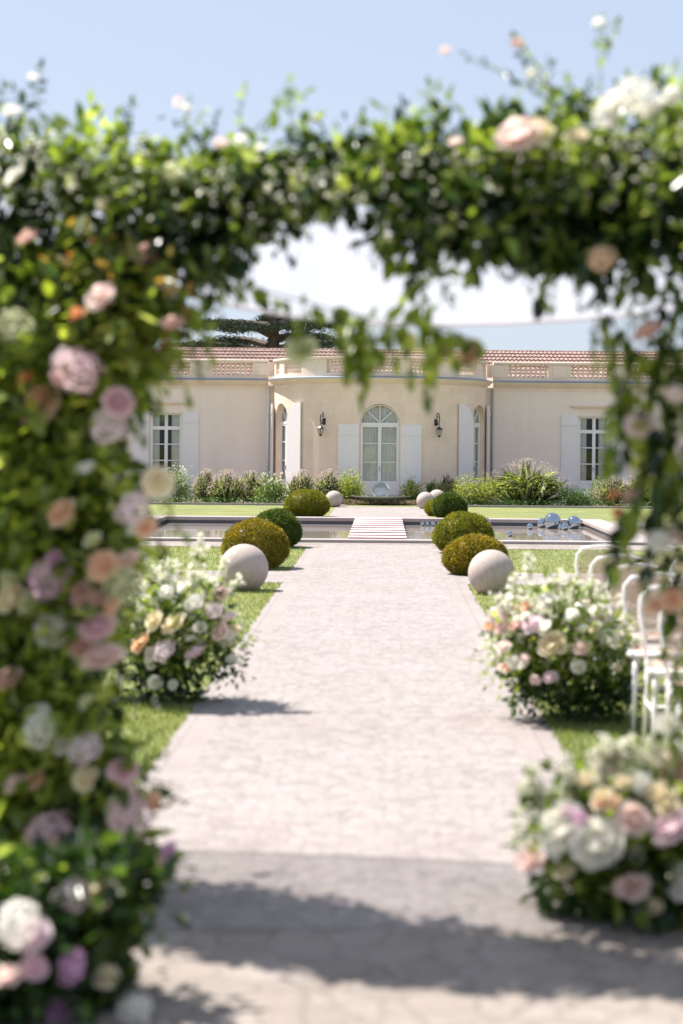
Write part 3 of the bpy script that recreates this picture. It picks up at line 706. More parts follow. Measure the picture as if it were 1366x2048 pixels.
topiary(927, 121, 1025, 1109, 'lime', 'large yellow-green clipped yew dome before the pool, right of the path', 27.2)
topiary(951, 128, 1071, 1153, 'olive', 'orange-brown clipped yew dome behind the near right stone ball', 22.9)
def ball_mesh(seg=48):
    pr = [(max(.0005, math.sin(a)), -math.cos(a)) for a in np.linspace(0, PI, seg//2)]
    o = MB().lathe(pr, k=seg).build('tmp', None); me = o.data; bpy.data.objects.remove(o); me.shade_smooth(); return me
BM = ball_mesh(); BM.materials.append(SPHERE)
def ball(px, py, r, Y, label):
    p = W(px, py, Y); o = bpy.data.objects.new('stone_ball', BM); C.objects.link(o); rr = r*Y/F
    o.location = (p.x, Y, max(rr-.03, min(p.z, rr))); o.scale = (rr,)*3; o.rotation_euler = (.3, .5, px)
    tag(o, label, 'stone ball', 'sandstone balls beside the path'); return o
ball(488, 1139, 49, 20.2, 'large sandstone ball on the lawn edge at the near left of the path')
ball(983, 1150, 47, 20.0, 'large sandstone ball on the lawn edge at the near right of the path')
ball(668, 1001, 17.5, 45.4, 'small sandstone ball at the far left end of the path, by the yellow-green dome')
ball(851, 1004, 18, 44.8, 'small sandstone ball at the far right end of the path, by the shrubs')
ball(874, 1003, 18, 46.4, 'small sandstone ball half hidden behind the dark green dome beyond the pool')
MM = BM.copy(); MM.materials.clear(); MM.materials.append(MIRROR)
def mball(px, py, r, Y, label):
    p = W(px, py, Y); o = bpy.data.objects.new('mirror_ball', MM); C.objects.link(o); rr = r*Y/F
    o.location = (p.x, Y, -.085+rr*.86); o.scale = (rr,)*3
    tag(o, label, 'mirror ball', 'mirror balls floating in the pool')
for a in ((1084, 1039, 10, 37.3, 'mirror ball floating just left of the biggest one in the far right cluster'),
          (1105, 1039, 17, 36.9, 'biggest mirror ball floating in the far right cluster of the pool'),
          (1148, 1039, 14, 36.9, 'second biggest mirror ball floating nearest the right end of the pool'),
          (1130, 1045, 8, 36.3, 'small mirror ball touching the left side of the rightmost big ball'),
          (1121, 1047, 5, 36.6, 'tiny mirror ball floating between the two biggest ones'),
          (1060, 1045, 6.5, 36.5, 'small mirror ball floating apart at the left of the far right cluster'),
          (972, 1038, 10, 37.4, 'mirror ball by the far coping, just right of the yellow-green dome'),
          (1020, 1060, 6, 33.7, 'lone small mirror ball floating in open water mid pool'),
          (1030, 1081, 2.6, 30.6, 'tiny mirror ball floating by the near coping of the pool'),
          (845, 1044, 4.5, 37.5, 'first from the left of the small mirror balls in a row by the bridge'),
          (855, 1044, 4.5, 37.5, 'second from the left of the small mirror balls in a row by the bridge'),
          (866, 1044.3, 5, 37.5, 'third from the left of the small mirror balls in a row by the bridge'),
          (878, 1044.5, 4.5, 37.5, 'fourth from the left of the small mirror balls in a row by the bridge')): mball(*a)
# bowl with glass ball
bx = W(761, 996, 47.5).x
bowl = MB().lathe([(.12, 0.0), (.16, .03), (.5, .09), (.8, .205), (.82, .225), (.79, .225), (.5, .17), (.1, .13)], k=48).build('fountain_bowl', ZINC, None, True); bowl.location = (bx, 47.5, 0.006)
tag(bowl, 'wide shallow grey fountain bowl at the end of the path before the arched door', 'bowl')
GM = BM.copy(); GM.materials.clear(); GM.materials.append(GLASS)
o = bpy.data.objects.new('glass_ball', GM); C.objects.link(o); o.location = (bx, 47.5, .14+.225); o.scale = (.23,)*3
tag(o, 'clear glass ball sitting in the shallow fountain bowl', 'glass ball')
lv = Leaves(); n = 2600
P = np.stack([rng.uniform(-.95, .95, n), rng.uniform(-.3, .5, n), rng.uniform(.02, .12, n)], 1); lv.add(P, rdir(n, (0, 0, .8)), .05, .025)
t = empty('edging_plants', (bx, 47.0, 0), label='low row of small reddish and grey plants at the foot of the fountain bowl', cat='plants'); t['kind'] = 'stuff'
lv.build('foliage', m_leaf('sedum', [(0, (.14, .06, .05)), (.5, (.2, .1, .08)), (.7, (.2, .22, .12)), (1, (.35, .32, .22))], .2, .6), t)

# ------------------------------------------------------------------ shrubs of the bed
def shrub(px0, px1, ytop, Y, col, label, n=1500, ll=.055, bloom=None, name='shrub'):
    a, c_ = W(px0, 1000, Y).x, W(px1, 1000, Y).x; h = W((px0+px1)/2, ytop, Y).z; r = (c_-a)/2
    t = empty(name, ((a+c_)/2, Y, 0), label=label, cat='shrub', group='shrubs in the bed before the house')
    lv = Leaves(); st = MB(); nc = 26
    for k in range(nc):
        an = random.uniform(0, 2*PI); rr = r*math.sqrt(random.random())*.85; zt = h*random.uniform(.35, 1)*(1-.35*(rr/r)**2)
        p = Vector((rr*math.cos(an), rr*.8*math.sin(an), zt)); st.tube([(p.x*.3, p.y*.3, 0), (p.x*.8, p.y*.8, zt*.5), p], [.012, .008, .004], 4, False)
        m_ = n//nc; q = rng.normal(size=(m_, 3))*np.array([r*.24, r*.22, h*.13]); P = np.array(p)-np.array([0, 0, h*.1])+q; P[:, 2] = np.clip(P[:, 2], .03, None)
        lv.add(P, rdir(m_, (0, 0, .35)), rng.uniform(.6, 1.2, m_)*ll, ll*.55)
    m_ = n//4; P = np.stack([rng.normal(size=m_)*r*.5, rng.normal(size=m_)*r*.4, rng.uniform(.03, h*.55, m_)], 1); lv.add(P, rdir(m_, (0, 0, .3)), ll, ll*.55)
    lv.build('foliage', SHR[col], t); tag(st.build('stem', TWIG, t), kind='stuff')
    if bloom is not None:
        k = 90; P = np.stack([rng.normal(size=k)*r*.45, rng.normal(size=k)*r*.4-.1, h*rng.uniform(.45, 1.05, k)], 1); blossoms('blossom', P, .03, bloom, t)
    return t
def ograss(px0, px1, ytop, Y, col, label, plume=True, n=900, spread=1.0):
    a, c_ = W(px0, 1000, Y).x, W(px1, 1000, Y).x; h = W((px0+px1)/2, ytop, Y).z; r = (c_-a)/2
    t = empty('ornamental_grass', ((a+c_)/2, Y, 0), label=label, cat='ornamental grass', group='ornamental grasses in the bed before the house')
    lv = Leaves()
    for k in range(int(n*.5)):
        an = random.uniform(0, 2*PI); rr = r*random.random()**.8; hh = h*random.uniform(.35, .85)
        p0 = np.array([rr*.35*math.cos(an), rr*.35*math.sin(an), 0]); q_ = random.uniform(.1, .3); p1 = p0+np.array([rr*q_*math.cos(an), rr*q_*math.sin(an), hh*.8]); p2 = p1+np.array([rr*.4*math.cos(an), rr*.4*math.sin(an), hh*random.uniform(-.1, .15)])
        lv.add(p0, p1-p0, np.linalg.norm(p1-p0)*1.05, .007); lv.add(p1, p2-p1, np.linalg.norm(p2-p1)*1.2, .006)
    lv.build('blade', GRS[col], t)
    if plume:
        k = int(n*1.35); an = rng.uniform(0, 2*PI, k); rr = r*rng.uniform(0, 1.25, k)
        P = np.stack([rr*np.cos(an), rr*np.sin(an)*.8, h*(1.0-.3*(rr/r)**2)*rng.uniform(.45, 1.12, k)], 1)
        blossoms('plume', P, .022, PLUME, t, 3)
        sv = Leaves(); ks = 200; sel = P[:ks]; b0 = sel*np.array([.3, .3, 0]); sv.add(b0, sel-b0, np.linalg.norm(sel-b0, axis=1), .005); sv.build('stalk', SHR['pale'], t, nb=np.array([0, -1., .2]))
    return t
shrub(325, 385, 935, 47.6, 'green', 'light green leafy shrub under the left wing window', bloom=WHITEP)
ograss(388, 440, 943, 48.2, 'pale', 'pale feathery grass with pink plumes at the right of the left wing window')
ograss(420, 492, 945, 47.2, 'yellow', 'yellow-green tufted grass before the plaster of the left wing')
ograss(470, 530, 945, 48.6, 'pale', 'thin pink-plumed grass between the tufted grass and the dark rose shrub', n=450)
shrub(511, 578, 947, 47.3, 'green', 'dense mid green rose shrub at the left foot of the bay', 2000, bloom=WHITEP)
ograss(574, 632, 945, 48.2, 'pale', 'thin pink-plumed grass against the left side of the bay', n=450)
ograss(630, 684, 944, 47.8, 'green', 'upright green grass at the left of the yellow-green shrub by the door')
shrub(676, 731, 939, 47.6, 'yellow', 'rounded yellow-green shrub at the left of the arched door', 2000)
shrub(802, 847, 957, 47.8, 'yellow', 'small yellow-green shrub at the right of the fountain bowl', 1100)
ograss(846, 880, 945, 48.0, 'green', 'narrow upright green grass under the right wall lantern', n=350, plume=False)
ograss(868, 918, 953, 47.6, 'pale', 'small pink-plumed grass between the green grass and the large leafy shrub', n=400)
shrub(913, 998, 943, 47.0, 'yellow', 'large leafy green and yellow shrub before the right side of the bay', 2600)
ograss(980, 1128, 926, 47.5, 'yellow', 'widest fountain grass with a cloud of pink plumes before the right wing', n=1300)
shrub(1113, 1186, 968, 46.9, 'dark', 'low dark green shrub under the left shutter of the right wing window', 1700)
shrub(1176, 1222, 953, 48.3, 'green', 'tall thin green shrub under the right wing window', 1000)
ograss(1192, 1262, 956, 47.3, 'yellow', 'yellow-green tufted grass at the right of the right wing window')
ograss(1250, 1330, 940, 48.2, 'pale', 'tall pale plumed grass behind the hanging vine at the right')
shrub(1290, 1372, 955, 47.2, 'green', 'green shrub at the far right end of the bed', 1500)
shrub(250, 325, 945, 47.4, 'dark', 'dark green shrub at the far left end of the bed, behind the flower arch', 1500)
lv = Leaves(); n = 5000
P = np.stack([rng.uniform(-8, 9, n), rng.uniform(46.4, 47.0, n), rng.uniform(.0, .16, n)], 1); P = P[(P[:, 0] < -1.2) | (P[:, 0] > 1.1)]
lv.add(P, rdir(len(P), (0, 0, .6)), .06, .03); tag(lv.build('ground_cover', SHR['dark']), 'low mixed green ground cover along the front of the shrub bed', 'ground cover', kind='stuff')

# ------------------------------------------------------------------ chairs
def chair():
    t = empty('chair', (0, 0, 0))
    sf = MB()
    sf.tube([(-.19, -.2, .455), (.19, -.2, .455), (.215, -.15, .455), (.19, .2, .455), (-.19, .2, .455), (-.215, -.15, .455), (-.19, -.2, .455)], .02, 8)
    sf.build('seat_frame', PAINTW, t, True)
    MB().prism([(-.185, -.19, .455), (.185, -.19, .455), (.2, -.15, .455), (.18, .19, .455), (-.18, .19, .455), (-.2, -.15, .455)], (0, 0, .022)).build('seat', CANE, t)
    hoop = [(-.185, .2, .44), (-.2, .23, .6), (-.22, .27, .74), (-.212, .29, .82), (-.17, .3, .868), (-.08, .305, .885), (0, .307, .89), (.08, .305, .885), (.17, .3, .868), (.212, .29, .82), (.22, .27, .74), (.2, .23, .6), (.185, .2, .44)]
    MB().tube(hoop, .0115, 8).build('back_frame', PAINTW, t, True)
    MB().tube([(-.19, .215, .55), (.19, .215, .55)], .012, 8).build('back_rail', PAINTW, t, True)
    MB().prism([(-.185, .222, .56), (.185, .222, .56), (.2, .262, .74), (.188, .285, .81), (.14, .295, .85), (-.14, .295, .85), (-.188, .285, .81), (-.2, .262, .74)], (0, .006, 0)).build('back_panel', CANENET, t)
    for sx in (-1, 1):
        MB().tube([(sx*.18, -.185, .45), (sx*.19, -.2, .2), (sx*.195, -.21, 0)], [.017, .014, .011], 8).build('leg', PAINTW, t, True)
        MB().tube([(sx*.18, .19, .45), (sx*.185, .22, .2), (sx*.195, .265, 0)], [.017, .014, .011], 8).build('leg', PAINTW, t, True)
    MB().tube([(-.187, -.195, .24), (-.187, .21, .24)], .009, 6).tube([(.187, -.195, .24), (.187, .21, .24)], .009, 6).tube([(-.187, 0, .24), (.187, 0, .24)], .009, 6).build('stretcher', PAINTW, t, True)
    return t
ch0 = chair(); reg(); first = True
def put(x, y, rz, label):
    global first
    o = ch0 if first else copy_tree(ch0); first = False
    o.location = (x, y, 0); o.rotation_euler.z = rz
    tag(o, label, 'chair', 'white cane-back ceremony chairs on the lawn')
ords = ['farthest', 'second farthest', 'third farthest', 'third nearest', 'second nearest', 'nearest']
for i, (px, Y) in enumerate(((1150, 14.0), (1180, 12.8), (1215, 11.8), (1249, 11.0), (1284, 10.2), (1327, 9.35))):
    put(W(px, 1150, Y).x+.2, Y-.28, R(-6+i), 'white cane-back aisle chair right of the path, '+ords[i]+' in the file')
for i, (x, Y) in enumerate(((2.28, 13.9), (2.25, 12.75), (2.2, 11.75))):
    put(x, Y-.25, R(-5), 'white cane-back chair one place in from the aisle, '+('farthest row', 'middle row', 'nearest row')[i])
for i, (px, Y) in enumerate(((268, 13.2), (225, 12.0))):
    put(W(px, 1100, Y).x-.1, Y-.25, R(5), 'white cane-back chair left of the path, '+('farther' if i == 0 else 'nearer')+' of the two')

# ------------------------------------------------------------------ floral bushes on the path edge
def bush(name, label, px0, px1, ytop, Y, n, flowers, ll=.06, blm=260, lean=0, seedc='mix', nspr=60, tall=(), dark=False):
    extra = []
    a, c_ = W(px0, 1300, Y).x, W(px1, 1300, Y).x; h = W((px0+px1)/2, ytop, Y).z; r = (c_-a)/2; cx = (a+c_)/2
    t = empty(name, (cx, Y, 0), label=label, cat='flower arrangement', group='flowering arrangements lining the aisle')
    lv, lb, tw = Leaves(), Leaves(), MB()
    ncl = int(n/26)
    for _ in range(ncl):
        d = rng.normal(size=3); d /= np.linalg.norm(d); kk = rng.uniform(.2, 1)**.5*rng.uniform(.75, 1.12)*(1+.22*math.sin(d[0]*5+cx*3)*math.cos(d[2]*4+1))
        c_ = d*kk*np.array([r*.86, r*.66, h*.46])+np.array([0, 0, h*.42]); c_[2] = max(.03, c_[2])
        o_ = rng.normal(size=(26, 3))*.05*rng.uniform(.7, 1.3); P = c_+o_; P[:, 2] = np.maximum(.01, P[:, 2]); L_ = rng.uniform(.6, 1.2, 26)*ll
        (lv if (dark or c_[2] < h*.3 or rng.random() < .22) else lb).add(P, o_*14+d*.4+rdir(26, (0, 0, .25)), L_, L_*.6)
    for _ in range(nspr):
        d = rng.normal(size=3); d[2] = abs(d[2])*.9; d /= np.linalg.norm(d); p = d*np.array([r*.7, r*.55, h*.5])+np.array([0, 0, h*.42])
        spray(lb, tw, p, d+np.array([lean, 0, .15]), h*random.uniform(.15, .34), 9, ll*.75, random.uniform(.1, .9))
    for (px, py, dx, L) in tall:
        yy = Y-r*.3; p = np.array((W(px, py, yy)-Vector((cx, Y, 0)))[:])
        spray(lb, tw, p, (dx, -.1, 1), L, 12, ll*.8, .1)
        for q in range(16): extra.append(p+np.array([dx*L*q/16, 0, L*(.25+.8*q/16)])+rng.normal(size=3)*.02)
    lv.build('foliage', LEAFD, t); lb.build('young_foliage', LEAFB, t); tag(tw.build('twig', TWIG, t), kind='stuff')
    d = rng.normal(size=(blm, 3)); d /= np.linalg.norm(d, axis=1, keepdims=True); d[:, 2] = np.abs(d[:, 2])*1.05; d[:, 1] = -np.abs(d[:, 1])*.9+.2
    PP = d*np.array([r, r*.75, h*.56])*rng.uniform(.8, 1.08, blm)[:, None]+np.array([0, 0, h*.42])
    if blm: tag(blossoms('blossom', np.array(list(PP)+extra), .03, WHITEP, t), kind='stuff')
    for (px, py, sz, kind, col) in flowers:
        rad = sz/2*Y/F; dx = (W(px, py, Y).x-cx)/r; dz = (W(px, py, Y).z-h*.42)/(h*.6); s2 = max(.05, 1-dx*dx-dz*dz)
        yy = Y-r*.72*math.sqrt(s2)-.05; flower(t, kind, col, W(px, py, yy), rad*(1.12 if Y < 8 else .95))
    return t
def rnd_fl(x0, x1, y0, y1, n, cols, s0, s1):
    out = []
    for i in range(n): out.append((random.uniform(x0, x1), random.uniform(y0, y1), random.uniform(s0, s1), random.choice(('rose', 'open', 'small', 'small')), random.choice(cols)))
    return out
random.seed(21)
flA = [(340, 1240, 50, 'open', 'cream'), (435, 1262, 34, 'rose', 'blush'), (385, 1300, 36, 'rose', 'pale'), (428, 1222, 36, 'hyd', 'pale'), (330, 1303, 50, 'hyd', 'pale'), (440, 1185, 26, 'rose', 'blush'), (300, 1235, 40, 'open', 'cream'),
       (275, 1280, 45, 'rose', 'peach'), (390, 1205, 40, 'hyd', 'white'), (360, 1170, 28, 'small', 'white'), (330, 1180, 30, 'small', 'white'), (455, 1230, 24, 'small', 'pale')]+rnd_fl(270, 465, 1150, 1370, 15, ['white', 'white', 'blush', 'white', 'cream'], 15, 28)
bush('flower_arrangement', 'tall white and blush flowering bush left of the path below the stone ball', 215, 478, 1135, 11.6, 3200, flA, blm=330, lean=.12, nspr=90, tall=((385, 1190, .05, .2), (440, 1185, .15, .22), (400, 1130, 0, .14), (330, 1180, -.1, .16), (460, 1200, .4, .14)))
flB = [(1095, 1195, 36, 'rose', 'white'), (995, 1232, 44, 'hyd', 'pale'), (1000, 1252, 30, 'rose', 'blush'), (1030, 1247, 26, 'rose', 'dusty'), (1105, 1282, 52, 'rose', 'cream'), (1060, 1240, 40, 'open', 'pale'), (1085, 1252, 32, 'rose', 'white'), (980, 1250, 24, 'small', 'peach'),
       (1005, 1290, 26, 'rose', 'blush'), (1015, 1330, 22, 'small', 'peach'), (1100, 1350, 28, 'rose', 'pale'), (1072, 1358, 20, 'small', 'blush'), (1160, 1290, 34, 'open', 'blush'), (1190, 1215, 30, 'open', 'white'), (1220, 1275, 44, 'hyd', 'white'), (1020, 1190, 30, 'small', 'white'), (1048, 1210, 26, 'small', 'peach'), (1140, 1225, 30, 'small', 'white')]+rnd_fl(975, 1240, 1180, 1370, 18, ['white', 'white', 'blush', 'white', 'cream'], 15, 28)
bush('flower_arrangement', 'broad white and blush flowering bush right of the path beside the white chairs', 968, 1292, 1165, 11.0, 3800, flB, blm=400, lean=-.12, nspr=90, tall=((1030, 1200, -.1, .16), (1060, 1160, -.1, .14), (1110, 1200, .1, .16), (1180, 1200, .1, .12), (1010, 1230, -.4, .12)))
flC = [(1115, 1655, 84, 'rose', 'white'), (1195, 1672, 84, 'rose', 'white'), (1185, 1708, 40, 'open', 'white'), (1270, 1632, 50, 'rose', 'blush'), (1335, 1645, 64, 'rose', 'pale'), (1057, 1712, 48, 'open', 'blush'), (1130, 1625, 30, 'open', 'pale'), (1158, 1633, 28, 'small', 'lilac'),
       (1258, 1758, 58, 'open', 'blush'), (1358, 1760, 58, 'rose', 'white'), (1124, 1738, 36, 'small', 'cream'), (1170, 1552, 40, 'small', 'cream'), (1212, 1512, 44, 'open', 'dusty'), (1345, 1530, 62, 'rose', 'blush'), (1200, 1590, 40, 'open', 'cream'), (1320, 1580, 46, 'open', 'cream'), (1222, 1600, 26, 'small', 'peach'), (1195, 1602, 16, 'small', 'peach'),
       (1280, 1560, 34, 'small', 'white'), (1240, 1560, 30, 'small', 'cream'), (1330, 1600, 40, 'open', 'cream'), (1340, 1440, 46, 'open', 'white'), (1250, 1490, 30, 'small', 'white'), (1380, 1500, 50, 'rose', 'white'), (1400, 1640, 60, 'rose', 'blush'), (1310, 1810, 30, 'small', 'cream')]
bush('flower_arrangement', 'near right flowering bush with two big white roses at the foot of the arch', 1030, 1500, 1530, 6.5, 3200, flC, ll=.07, blm=200, lean=-.1, nspr=70, tall=((1100, 1640, -.9, .14), (1090, 1610, -.5, .14), (1200, 1580, 0, .13), (1260, 1560, 0, .13), (1230, 1540, -.1, .1), (1300, 1560, 0, .13), (1340, 1540, .1, .12), (1150, 1600, -.3, .12)))
flF = [(145, 1940, 60, 'hyd', 'magenta'), (120, 2005, 46, 'open', 'magenta'), (35, 1850, 84, 'hyd', 'white'), (60, 1860, 60, 'rose', 'pale'), (70, 1930, 40, 'open', 'mauve'), (10, 1945, 40, 'rose', 'blush'), (270, 2020, 60, 'hyd', 'white'), (215, 1945, 40, 'open', 'cream')]
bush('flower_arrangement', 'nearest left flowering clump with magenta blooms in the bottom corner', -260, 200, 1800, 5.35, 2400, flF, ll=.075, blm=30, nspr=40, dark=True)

# ------------------------------------------------------------------ flower arch
YA = 6.45
def WA(px, py, Y): return W(px, py, Y-.36*(px-767)/600)
arch = empty('flower_arch', (0, YA, 0), label='large square floral arch of green foliage, roses and hydrangeas framing the path', cat='flower arch')
LX, RX = W(120, 900, YA).x, 1.32; SL = .33
MB().tube([(LX, -LX*SL, 0), (LX, -LX*SL, 2.72)], .025, 8).build('post', IRON, arch); MB().tube([(RX, -RX*SL, 0), (RX, -RX*SL, 2.72)], .025, 8).build('post', IRON, arch)
MB().tube([(-1.9, 1.9*SL, 2.72), (1.9, -1.9*SL, 2.72)], .025, 8).build('crossbar', IRON, arch)
xs_b = [-120, 0, 200, 300, 430, 520, 600, 680, 740, 800, 850, 950, 1050, 1100, 1180, 1250, 1366, 1480]
yt_b = [255, 268, 298, 318, 340, 342, 345, 335, 330, 322, 308, 300, 292, 280, 270, 262, 255, 255]
yb_b = [700, 700, 640, 600, 535, 430, 388, 352, 375, 490, 540, 500, 470, 535, 540, 520, 600, 640]
lv, lb, lr, lc, tw = Leaves(), Leaves(), Leaves(), Leaves(), MB()
A0 = np.array([0, YA, 0.])
def addpx(dst, px, py, Y, D, L, wd=.6):
    P = np.array([WA(a, b_, c_)[:] for a, b_, c_ in zip(px, py, Y)])-A0; dst.add(P, D, L, np.asarray(L)*wd)
ytn = lambda x: np.interp(x, xs_b, yt_b)+18*np.sin(x*.021+1)+14*np.sin(x*.047)+10*np.sin(x*.11+2)
ybn = lambda x: np.interp(x, xs_b, yb_b)+12*np.sin(x*.033)+10*np.sin(x*.083+1)
def clumps(cpx, cpy, dsts, k, sp_, zs, l0, l1, bias, yc=None, spread_dir=.8):
    for x_, y_, d_ in zip(cpx, cpy, dsts):
        c_ = np.array(WA(x_, y_, (YA if yc is None else yc)+rng.normal()*zs)[:])-A0; m_ = int(k*rng.uniform(.6, 1.4))
        o_ = rng.normal(size=(m_, 3))*sp_*rng.uniform(.7, 1.3); dd = o_/np.maximum(.01, np.linalg.norm(o_, axis=1, keepdims=True))
        L_ = rng.uniform(l0, l1, m_)*rng.uniform(.75, 1.25); P_ = c_+o_; P_[:, 2] = np.maximum(P_[:, 2], .01); d_.add(P_, dd*spread_dir+rdir(m_, bias), L_, L_*.6)
n = 340; px = rng.uniform(-120, 1480, n); t_ = rng.beta(1.1, 1.1, n); thin = (px > 480) & (px < 790); kp = ~(thin & (rng.random(n) < .3)); px, t_ = px[kp], t_[kp]
py = ytn(px)+12+(ybn(px)-ytn(px)-24)*t_
clumps(px, py, [lv if (q > .25 and rng.random() < .88) or rng.random() < .25 else lb for q in t_], 26, .058, .085, .05, .1, (0, -.2, -.4))  # lighter leaves towards the beam's top, darker below: light put into the colour
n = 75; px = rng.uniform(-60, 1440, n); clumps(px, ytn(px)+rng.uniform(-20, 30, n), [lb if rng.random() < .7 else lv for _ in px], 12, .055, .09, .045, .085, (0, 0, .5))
n = 60; px = rng.uniform(-60, 1440, n); clumps(px, ytn(px)+(ybn(px)-ytn(px))*rng.random(n), [lb]*n, 7, .045, .05, .04, .08, (0, -.2, -.3), YA-.22)
# left column
def xin(y): return np.interp(y, [560, 700, 800, 880, 1000, 1100, 1200, 1300, 1400, 1500, 1600, 1700, 1800, 1870, 1960, 2100], [400, 325, 235, 208, 270, 262, 225, 195, 185, 235, 265, 270, 290, 235, 225, 215])
n = 620; py = rng.uniform(540, 1800, n); xi = xin(py)-22; px = -140+(xi+140)*rng.beta(1.3, 1.05, n)
clumps(px, py, [lv if q < .33 else (lc if (q < .92 or y_ > 950) else lr) for q, y_ in zip(rng.random(n), py)], 24, .055, .15, .05, .1, (.1, -.3, -.2))
n = 230; py = rng.uniform(560, 1800, n); px = -60+(xin(py)+60)*rng.random(n); clumps(px, py, [lc if rng.random() < .6 else lb for _ in px], 8, .05, .04, .055, .115, (.1, -.3, -.2), YA-.34)
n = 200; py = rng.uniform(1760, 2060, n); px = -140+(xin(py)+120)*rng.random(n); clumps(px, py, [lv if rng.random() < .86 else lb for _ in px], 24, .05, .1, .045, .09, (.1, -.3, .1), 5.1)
n = 18; clumps(rng.normal(size=n)*85+215, rng.normal(size=n)*65+620, [lr]*n, 14, .05, .05, .045, .08, (0, -.2, -.6), YA-.3)
def sp(px, py, Y, d, L, k, ll, droop, dst=None):
    spray(dst if dst is not None else lb, tw, np.array(WA(px, py, Y)[:])-A0, d, L, k, ll, droop)
# upright sprays against the sky
for (px, py, dx, dz, L, k) in ((85, 250, .05, 1, .22, 10), (60, 260, -.3, 1, .16, 8), (370, 290, .1, 1, .16, 9), (350, 300, .6, .9, .18, 9), (480, 280, .1, 1, .2, 10), (500, 270, .9, .8, .26, 12), (540, 260, .4, 1, .2, 10), (590, 290, 0, 1, .18, 8), (700, 290, .3, 1, .12, 7), (640, 300, -.3, 1, .12, 7),
     (870, 280, -.1, 1, .2, 7), (880, 270, .2, .9, .16, 6), (950, 270, -.5, .8, .2, 7), (1110, 250, -.35, 1, .3, 15), (1130, 240, -.5, 1, .34, 16), (860, 300, .1, 1, .16, 8), (840, 290, .25, 1, .22, 9), (1130, 250, 0, 1, .16, 9), (1170, 250, .1, 1, .14, 8), (990, 285, -.2, 1, .14, 8), (1120, 240, -.2, 1, .2, 9), (1090, 200, -1.1, .8, .3, 14), (1070, 190, -.3, 1, .18, 8), (1200, 210, -.05, 1, .3, 7), (1210, 110, .3, .9, .12, 5), (1215, 120, -.1, 1, .13, 5), (1290, 200, .4, 1, .1, 6), (1180, 250, -.4, .9, .16, 8), (1320, 210, .3, 1, .14, 8), (1020, 260, .2, 1, .12, 7), (250, 280, .2, 1, .14, 8), (15, 240, -.1, 1, .13, 7), (410, 300, .3, 1, .14, 8), (760, 290, .2, 1, .12, 7), (820, 280, -.2, 1, .14, 7)):
    sp(px, py, YA+random.uniform(-.15, .1), (dx, random.uniform(-.3, .1), dz), L*1.12, k, .052, .15, lv if random.random() < .35 else lb)
for _ in range(70):
    px = random.uniform(-40, 1400); y0 = np.interp(px, xs_b, yt_b)+random.uniform(5, 50)
    sp(px, y0, YA+random.uniform(-.2, .1), (random.uniform(-.8, .8), -.3, random.uniform(.5, 1)), random.uniform(.06, .14), 8, .042, .3)
# drooping sprays under the beam
for (px, py, dx, L, k, ll) in ((440, 480, .05, .27, 13, .05), (470, 440, .15, .24, 11, .05), (500, 420, .2, .16, 8, .045), (430, 520, -.1, .3, 12, .055), (760, 440, -.1, .14, 6, .06), (830, 500, .2, .22, 10, .075), (860, 520, -.05, .24, 10, .07), (850, 500, .5, .18, 8, .075), (900, 500, 0, .14, 7, .065), (1050, 470, .1, .17, 9, .05), (1100, 500, .0, .18, 8, .07), (1090, 520, .2, .16, 7, .05), (1150, 540, .1, .11, 6, .05), (1255, 520, .15, .22, 9, .075), (1290, 540, .1, .3, 12, .07), (1330, 560, -.1, .35, 14, .065), (1350, 600, .0, .35, 14, .06), (740, 400, .3, .1, 5, .05), (780, 420, -.3, .12, 6, .05), (700, 380, .0, .1, 6, .04), (620, 400, 0, .12, 7, .045), (570, 430, .1, .14, 7, .045)):
    sp(px, py, YA-random.uniform(.05, .25), (dx, -.1, -1), L, k, ll, .05, lv if random.random() < .45 else lb)
# long low branch running right across the opening, with hanging leaves
bp = [WA(430, 560, YA-.25), WA(520, 580, YA-.28), WA(640, 612, YA-.3), WA(760, 640, YA-.32), WA(880, 655, YA-.32), WA(965, 690, YA-.3)]
tw.tube([p-Vector(A0) for p in bp], .003, 5)
for q in np.linspace(0.02, 1, 64):
    k = q*5; i0 = min(4, int(k)); p = np.array(bp[i0].lerp(bp[i0+1], k-i0)[:])-A0
    big = (.42 < q < .97); L = random.uniform(.06, .105)*(1 if q < .85 else .75) if big else random.uniform(.045, .075)
    lc.add(p+rng.normal(size=3)*.015, np.array([random.gauss(0, .35), random.gauss(0, .3), -1 if random.random() < .85 else .4]), L, L*.6)
def hang(px, py, Y, L, k, ll, dx=0, dst=None): sp(px, py, Y, (dx, 0, -1), L, k, ll, 0, dst if dst is not None else lc)
for (px, py, L, k, ll, dx) in ((600, 615, .13, 6, .06, .1), (680, 625, .19, 9, .075, .1), (730, 640, .25, 12, .08, -.02), (715, 640, .2, 9, .085, .1), (775, 650, .12, 6, .065, .2), (810, 650, .18, 8, .055, .1), (850, 655, .23, 9, .07, .05), (840, 650, .1, 6, .07, .4), (905, 660, .1, 6, .06, .1), (940, 670, .09, 5, .05, .0), (660, 620, .1, 5, .055, .3), (780, 645, .1, 5, .07, -.2), (890, 655, .12, 6, .07, -.2)):
    hang(px, py, YA-.3, L, k, ll*1.4, dx); 
    if k > 8: hang(px+14, py, YA-.36, L*.7, k, ll*1.2, dx)
for _ in range(75):                                   # foliage reaching out from the column
    y0 = random.uniform(560, 1820); x0 = float(xin(y0))-random.uniform(10, 70)
    sp(x0, y0, YA-.15+random.uniform(-.15, .1), (random.uniform(.3, 1), -.3, random.uniform(-1, .3)), random.uniform(.08, .17), 7, random.uniform(.045, .07), .4, random.choice((lc, lc, lb, lv)))
